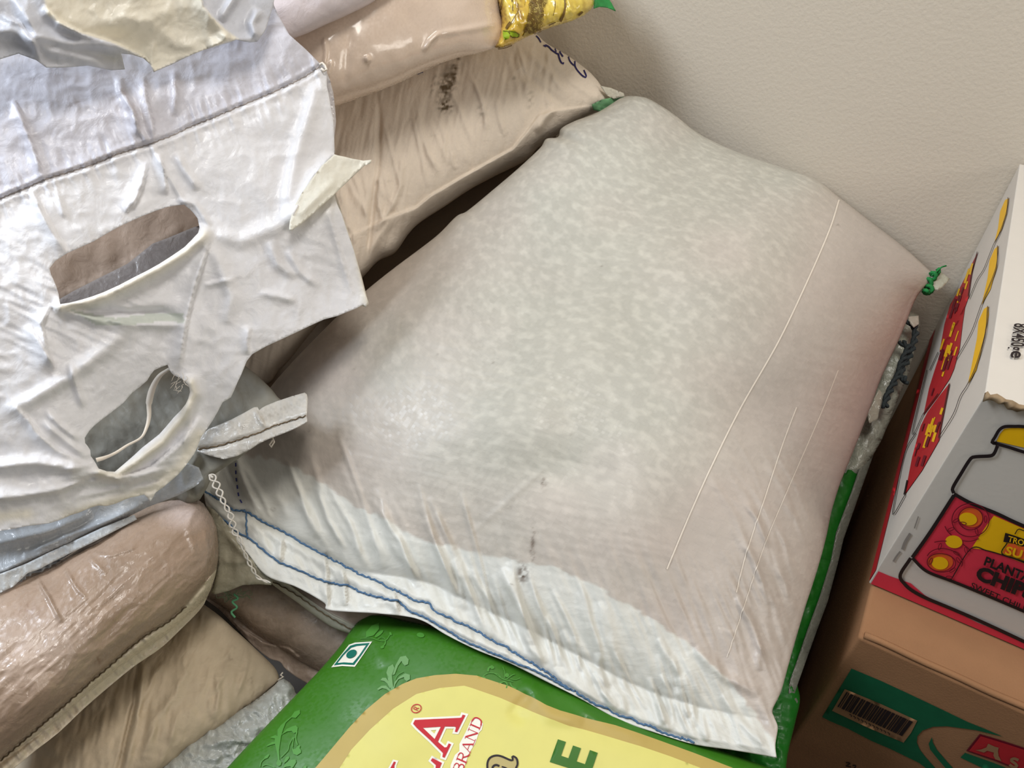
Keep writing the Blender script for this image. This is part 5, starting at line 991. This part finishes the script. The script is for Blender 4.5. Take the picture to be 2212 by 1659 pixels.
tube('thread_knot', [world(np.array([690, 696, 702, 706, 700, 694]), np.array([140, 136, 142, 150, 154, 148]), np.array([.728] * 6))], .0012, M_seam, ta)
shell('seam_tail', [(704, 152), (712, 170), (720, 200), (724, 235), (726, 262), (722, 300), (724, 330), (716, 330), (700, 260), (696, 180)], [], [(704, 152, .745), (726, 262, .75), (724, 330, .75), (696, 180, .748), (700, 260, .748)], flat((196, 190, 188)), M_film, None, step=6, parent=ta)
# folded triangular flap at the right edge
fl = shell('folded_flap', [(722, 334), (742, 338), (762, 343), (785, 347), (803, 345), (801, 352), (788, 357), (768, 374), (742, 400), (718, 424), (695, 444), (672, 466), (650, 484), (632, 497), (624, 498), (626, 478), (634, 450), (650, 420), (672, 388), (695, 358)], [],
      [(722, 334, .727), (803, 345, .742), (768, 374, .735), (718, 424, .710), (632, 497, .688), (624, 498, .686), (650, 420, .698), (695, 358, .715)], flat((226, 222, 208), .03, 40, 190), M_loose, lambda X, Y, e: .001 * crumple(X, Y, 30, 191) + ridge(X, Y, [(730, 380), (700, 410), (640, 470)], .003, 10), step=5, parent=ta)
# back layer of the same bag below the right edge
bl = shell('second_layer', [(640, 470), (722, 412), (730, 432), (742, 470), (755, 508), (768, 550), (782, 600), (792, 640), (797, 656), (790, 664), (770, 655), (700, 600)], [], [(640, 470, .725), (722, 412, .742), (797, 656, .758), (700, 600, .74)], flat((216, 208, 194)), M_loose, None, step=8, parent=ta)
# white strand hanging across the lower slot
q = crom([(366, 797, .672), (345, 812, .678), (330, 838, .682), (322, 870, .683), (322, 900, .683), (316, 925, .680), (304, 946, .674), (275, 962, .664), (250, 978, .655), (228, 988, .646), (208, 994, .640)], 60)
W = world(q[:, 0], q[:, 1], q[:, 2] - .012); tt_ = np.gradient(W, axis=0); tt_ /= np.linalg.norm(tt_, axis=1)[:, None]; vd = W - CAM; vd /= np.linalg.norm(vd, axis=1)[:, None]; sd = np.cross(tt_, vd); wdt = .0016 + .0005 * np.sin(np.linspace(0, 7, 60)); wdt[0:20] *= 1.3
V_ = np.vstack([W + sd * wdt[:, None], W - sd * wdt[:, None], W + sd * wdt[:, None] + vd * .0005, W - sd * wdt[:, None] + vd * .0005]); n = 60; Fs = []
for i in range(n - 1): Fs += [(i, n + i, n + i + 1, i + 1), (2 * n + i, 2 * n + i + 1, 3 * n + i + 1, 3 * n + i), (i, i + 1, 2 * n + i + 1, 2 * n + i), (n + i, 3 * n + i, 3 * n + i + 1, n + i + 1)]
plabel(link('loose_strand', mesh(V_, Fs), M_seam, ta), 'pale plastic strand across the lower slot')
fz = []
for k in range(14):
    x0, y0 = (372 + rf.uniform(-6, 34), 806 + rf.uniform(-4, 30)); q = crom([(x0, y0), (x0 - rf.uniform(-5, 9), y0 + rf.uniform(2, 10)), (x0 - rf.uniform(-6, 14), y0 + rf.uniform(6, 22))], 8); fz.append(world(q[:, 0], q[:, 1], .652 + 0 * q[:, 0]))
o_ = tube('frayed_fibres', fz, .00022, M_seam, ta, 3); o_['kind'] = 'stuff'

# bluish film layers under it
fo = [(-60, 1120), (100, 1100), (240, 1060), (330, 1040), (405, 1000), (430, 1010), (440, 1035), (420, 1052), (385, 1070), (354, 1082), (318, 1096), (282, 1114), (250, 1134), (217, 1154), (180, 1178), (145, 1201), (108, 1226), (72, 1252), (33, 1280), (0, 1302), (-60, 1340)]
lf = shell('torn_film_bag', fo, [], [(-60, 1120, .618), (240, 1060, .672), (430, 1010, .704), (354, 1082, .698), (217, 1154, .672), (72, 1252, .640), (-60, 1340, .605), (60, 1180, .635)], flat((176, 180, 184), .05, 50, 200), M_film,
      lambda X, Y, e: .0018 * crumple(X, Y, 60, 201) + ridge(X, Y, [(340, 1075), (230, 1130), (150, 1170), (60, 1210), (-50, 1260)], .007, 9, 'f') + ridge(X, Y, [(300, 1100), (220, 1130), (140, 1160), (50, 1200)], .003, 5) + ridge(X, Y, [(200, 1110), (100, 1150), (-40, 1180)], .005, 12) + ridge(X, Y, [(-20, 1290), (10, 1250), (30, 1235)], .004, 8), step=5)
tag(lf, 'bluish grey film bag lying under the torn white bag, on the brownish sack', 'film')
shell('shiny_film_strip', [(290, 1112), (296, 1122), (250, 1146), (200, 1172), (150, 1196), (110, 1216), (84, 1230), (60, 1238), (30, 1266), (-60, 1310), (-60, 1262), (20, 1232), (60, 1216), (100, 1196), (160, 1168), (220, 1140)], [], [(290, 1112, .680), (200, 1172, .656), (84, 1230, .632), (-60, 1310, .602), (-60, 1262, .602), (160, 1168, .652)],
      flat((204, 208, 210), .05, 30, 205), M_film, lambda X, Y, e: .0014 * crumple(X, Y, 26, 206), step=5, parent=lf)
# white looped string
M_str = plain('white_string', (206, 200, 190), rough=.7)
sp = crom([(452, 1026), (458, 1030), (462, 1036), (470, 1054), (482, 1082), (492, 1102), (499, 1117), (505, 1143), (513, 1158), (521, 1172), (531, 1200), (544, 1226), (556, 1246), (570, 1254), (584, 1259)], 300)
dS = np.interp(sp[:, 1], [1026, 1060, 1120, 1180, 1260], [.705, .70, .695, .70, .715])
CW = world(sp[:, 0], sp[:, 1], dS); tg = np.gradient(CW, axis=0); tg /= np.linalg.norm(tg, axis=1)[:, None]; vv = CW - CAM; vv /= np.linalg.norm(vv, axis=1)[:, None]; sd = np.cross(tg, vv)
root_s = tube('looped_string', [CW[:12]], .0011, M_str, None)
ph = np.linspace(0, 15 * math.pi, 300)
for sgn in (1, -1):
    amp_ = .0026 * np.abs(np.sin(ph)) * np.clip(1.25 - np.linspace(0, 1, 300), .35, 1) * (1 + .3 * np.sin(ph * .37)); tube('string_strand', [CW + sd * (sgn * amp_)[:, None] + vv * (.0006 * np.cos(ph) * sgn)[:, None]], .0008, M_str, root_s, 6)
tag(root_s, 'white looped chain-stitch string dangling in front of the blue-stitched hem', 'string')

# ------------------------------------------------------------------ crumpled bag mouth at the top left
up = [(-60, -60), (610, -60), (594, -10), (590, 14), (584, 32), (578, 52), (572, 68), (562, 82), (556, 90), (540, 92), (528, 90), (510, 86), (496, 92), (480, 96), (462, 102), (440, 108), (415, 118), (390, 130), (370, 140), (350, 148), (332, 156), (325, 140), (310, 126), (285, 118), (262, 116), (270, 150), (240, 152), (190, 142), (140, 146), (100, 146), (78, 130), (40, 116), (0, 128), (-60, 140)]
dU = [(-60, -60, .545), (610, -60, .70), (594, -10, .69), (556, 90, .683), (500, 86, .668), (400, 124, .650), (332, 156, .640), (262, 116, .622), (150, 146, .592), (0, 128, .560), (-60, 140, .55), (300, 0, .615), (120, 20, .575), (480, 20, .66)]
cap = [(100, 15), (150, 60), (190, 92), (240, 118), (300, 126), (330, 155)]
ureg = [(90, -60), (100, 30), (122, 48), (170, 70), (240, 92), (300, 118), (325, 140), (332, 156), (400, 124), (460, 102), (515, 84), (490, 66), (462, 40), (438, 12), (425, -60)]
def col_u(X, Y):
    c = np.broadcast_to(lin((206, 208, 216)), X.shape + (3,)) * (1 + .03 * fbm(X / 40, Y / 40, 3, 210))[..., None]
    d, s, p = pdist(X, Y, ureg + [ureg[0]]); t = smooth(-3, 3, np.where(inpoly(X, Y, ureg), d, -d)); c = lerpc(c, np.broadcast_to(lin((238, 232, 216)), X.shape + (3,)), t)
    t2 = np.exp(-(((X - 270) / 60) ** 2 + ((Y - 122) / 16) ** 2)) * .6; c = lerpc(c, np.broadcast_to(lin((190, 188, 172)), X.shape + (3,)), t2)
    return np.concatenate([c, np.zeros(X.shape + (1,))], -1)
FU = [([(95, 12), (130, 50), (180, 75), (250, 95), (300, 120), (330, 152)], .012, 9, 'f'), ([(30, -10), (60, 40), (80, 75), (150, 95), (220, 100), (280, 118)], .009, 14, 'g'), ([(425, -40), (440, 15), (465, 45), (500, 78)], .010, 10, 'f'), ([(515, -20), (490, 20), (475, 45)], .006, 10, 'g'),
      ([(560, 20), (545, 50), (555, 86)], .008, 10, 'g'), ([(0, 30), (40, 50), (75, 95), (95, 140)], .006, 9, 'f'), ([(500, 84), (470, 96), (450, 104)], .008, 8, 'f'), ([(470, 70), (500, 84), (550, 88)], .005, 8, 'g'), ([(-40, 60), (30, 70), (110, 110), (250, 140)], .006, 14, 'g'), ([(120, 40), (190, 60), (270, 50), (380, 30)], .004, 22, 'g'), ([(250, 20), (330, 60), (420, 110)], .003, 18, 'g')]
def disp_u(X, Y, e):
    o = .003 * fbm(X / 90, Y / 90, 2, 215) + .0018 * crumple(X, Y, 60, 216)
    for q, a, wd, k in FU: o = o + ridge(X, Y, q, a, wd, k)
    inn = inpoly(X, Y, ureg) * np.clip(e / 10, 0, 1)
    o = o + inn * .0005 * (np.clip(vnoise(X / 10, (Y + .5 * X) / 9, 5), -.2, 1))
    return o
ut = shell('crumpled_woven_bag', up, [], dU, col_u, M_loose, disp_u, th=.0012, step=4.5, uvang=-.45)
tag(ut, 'crumpled cream and bluish white bag mouth bunched up at the top left corner', 'bag')
# loose neighbouring sack below everything at far left, filling the stack
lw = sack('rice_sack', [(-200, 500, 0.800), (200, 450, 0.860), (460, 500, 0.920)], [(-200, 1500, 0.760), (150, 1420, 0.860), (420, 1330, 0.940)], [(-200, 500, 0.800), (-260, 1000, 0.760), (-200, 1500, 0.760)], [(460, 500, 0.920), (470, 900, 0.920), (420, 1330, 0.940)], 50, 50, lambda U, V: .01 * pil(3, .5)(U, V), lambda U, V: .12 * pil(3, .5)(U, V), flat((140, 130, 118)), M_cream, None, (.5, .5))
tag(lw, 'dim sack deep in the left pile, glimpsed in the dark gap under the bags', 'sack')

# full sacks on the floor that carry the pile (nothing of them shows in the photograph)
def floor_sack(cx_, cy_, hx, hy, z0, z1, ang):
    n = 33; u = np.linspace(-1, 1, n); U, V = np.meshgrid(u, u); p = np.clip(1 - np.abs(U) ** 4, 0, 1) ** .5 * np.clip(1 - np.abs(V) ** 4, 0, 1) ** .5
    c, s_ = math.cos(ang), math.sin(ang); x = U * hx * (1 - .06 * V * V); y = V * hy * (1 - .06 * U * U); X = cx_ + x * c - y * s_; Y = cy_ + x * s_ + y * c; h = (z1 - z0) / 2; zm = (z0 + z1) / 2
    A = np.stack([X, Y, zm + h * p * (1 + .02 * vnoise(U * 4, V * 4, 3)) / 1.02], -1); Bk = np.stack([X, Y, zm - h * p], -1); idx = np.arange(n * n).reshape(n, n); inn = np.zeros((n, n), bool); inn[1:-1, 1:-1] = True
    ib = idx.copy(); ib[inn] = n * n + np.arange(inn.sum()); q = lambda I: np.stack([I[:-1, :-1], I[:-1, 1:], I[1:, 1:], I[1:, :-1]], -1).reshape(-1, 4)
    uv = np.stack([U * hx, V * hy], -1); cc = np.broadcast_to(np.append(lin((190, 172, 148)), 0), (n * n + inn.sum(), 4))
    o = link('rice_sack', mesh(np.vstack([A.reshape(-1, 3), Bk[inn]]), np.vstack([q(idx), q(ib)[:, ::-1]]), np.vstack([uv.reshape(-1, 2), uv[inn]]), cc), M_cream)
    return tag(o, 'full beige sack lying on the floor underneath the pile', 'sack', 'sacks on the floor carrying the pile')
for a in [(-.20, .63, .24, .30, .0, .125, .05), (-.20, .64, .22, .27, .125, .25, -.04), (-.13, .19, .13, .10, .0, .160, .1), (-.50, .08, .14, .12, .0, .105, .2), (-.62, .66, .14, .2, .0, .165, 0), (-.86, .28, .15, .14, .0, .07, .1)]: floor_sack(*a)
# ------------------------------------------------------------------ settle the pile: nothing passes through its neighbour, the wall, the floor or the cartons
def getco(o):
    n = len(o.data.vertices); c = np.zeros(n * 3, np.float32); o.data.vertices.foreach_get('co', c); return c.reshape(-1, 3).astype(float)
ORDER = [[ut], [ta] + [c for c in ta.children], [lf] + list(lf.children), [gs] + list(gs.children), [ub] + list(ub.children), [bs], [ps], [fb] + [ye], [main], [gb], [ff], [ls_], [gy], [ts], [zs], [cs], [ft], [g2] + list(g2.children), [us], [lw]]
CELL = 9.0; GX0, GY0 = -420, -420; NX, NY = int(3100 / CELL), int(2900 / CELL)
def cells(X, Y): return np.clip(((Y - GY0) / CELL).astype(int), 0, NY - 1), np.clip(((X - GX0) / CELL).astype(int), 0, NX - 1)
st = []
for g_ in ORDER:
    e = []
    for o in g_:
        co = getco(o); X, Y, D = topx(co); e.append([o, X, Y, D.copy()])
    st.append(e)
def maps(e):
    lo = np.full((NY, NX), np.inf); hi = np.full((NY, NX), -np.inf)
    for o, X, Y, D in e:
        iy, ix = cells(X, Y); np.minimum.at(lo, (iy, ix), D); np.maximum.at(hi, (iy, ix), D)
    return lo, hi
for i, e in enumerate(st):                # 1: rear skins stop short of what lies behind
    lim = np.full((NY, NX), np.inf)
    for f_ in st[i + 1:]:
        lo, hi = maps(f_); lim = np.minimum(lim, np.where(np.isfinite(lo), lo, np.inf))
    lo_i, _ = maps(e)
    for k in range(len(e)):
        o, X, Y, D = e[k]; iy, ix = cells(X, Y); fr_ = lo_i[iy, ix]; L = lim[iy, ix] - .0025
        thick = D > fr_ + .008                        # clearly rear-skin vertices
        e[k][3] = np.where(thick, np.maximum(np.minimum(D, L), np.minimum(D, fr_ + .006)), D)
for j in range(1, len(st)):               # 2: what lies behind gives way
    need = np.full((NY, NX), -np.inf)
    for e in st[:j]:
        lo, hi = maps(e); er = hi.copy()
        for dy in (-2, -1, 0, 1, 2):
            for dx in (-2, -1, 0, 1, 2): er = np.minimum(er, np.roll(np.roll(hi, dy, 0), dx, 1))
        need = np.maximum(need, er)
    for k in range(len(st[j])):
        o, X, Y, D = st[j][k]; iy, ix = cells(X, Y); nd_ = need[iy, ix] + .0022
        st[j][k][3] = np.where(D < nd_, nd_ + (D - nd_) * .02 + .0012, D)
for e in st:
    for o, X, Y, D in e:
        P = world(X, Y, D)
        for ax, lim_, sgn in ((1, WY - .003, 1), (2, .003, -1)):
            over = (P[:, ax] - lim_) * sgn > 0
            if over.any():
                t = (lim_ - CAM[ax]) / (P[over, ax] - CAM[ax]); P[over] = CAM + (P[over] - CAM) * t[:, None]
        m_ = (P[:, 0] > C0[0] - .003) & (P[:, 1] > KC[1] - .02) & (P[:, 2] < C0[2] + .26); P[m_, 0] = C0[0] - .003
        m_ = (P[:, 0] > KC[0] - .003) & (P[:, 1] > KC[1] - .01) & (P[:, 2] < C0[2]); P[m_, 0] = KC[0] - .003
        o.data.vertices.foreach_set('co', P.astype(np.float32).ravel()); o.data.update()

for o in SC.objects:
    if o.name.split('.')[0] in ('label_fill_yellow', 'label_fill_dark', 'chain_links', 'fine_scroll', 'chip_line_drawing', 'brown_print_lines', 'barcode_digits', 'blue_woven_dashes'): o['kind'] = 'stuff'
# ------------------------------------------------------------------ origins at each thing's base
for o in [o for o in SC.objects if o.parent is None and o.type == 'MESH' and o.get('kind') != 'structure']:
    me = o.data; n = len(me.vertices); co = np.zeros(n * 3, np.float32); me.vertices.foreach_get('co', co); co = co.reshape(-1, 3)
    c = Vector(((co[:, 0].min() + co[:, 0].max()) / 2, (co[:, 1].min() + co[:, 1].max()) / 2, co[:, 2].min()))
    me.transform(Matrix.Translation(-c)); o.location = c
    for k in o.children:
        for k2 in (k,): k2.matrix_parent_inverse = Matrix.Translation(-c)
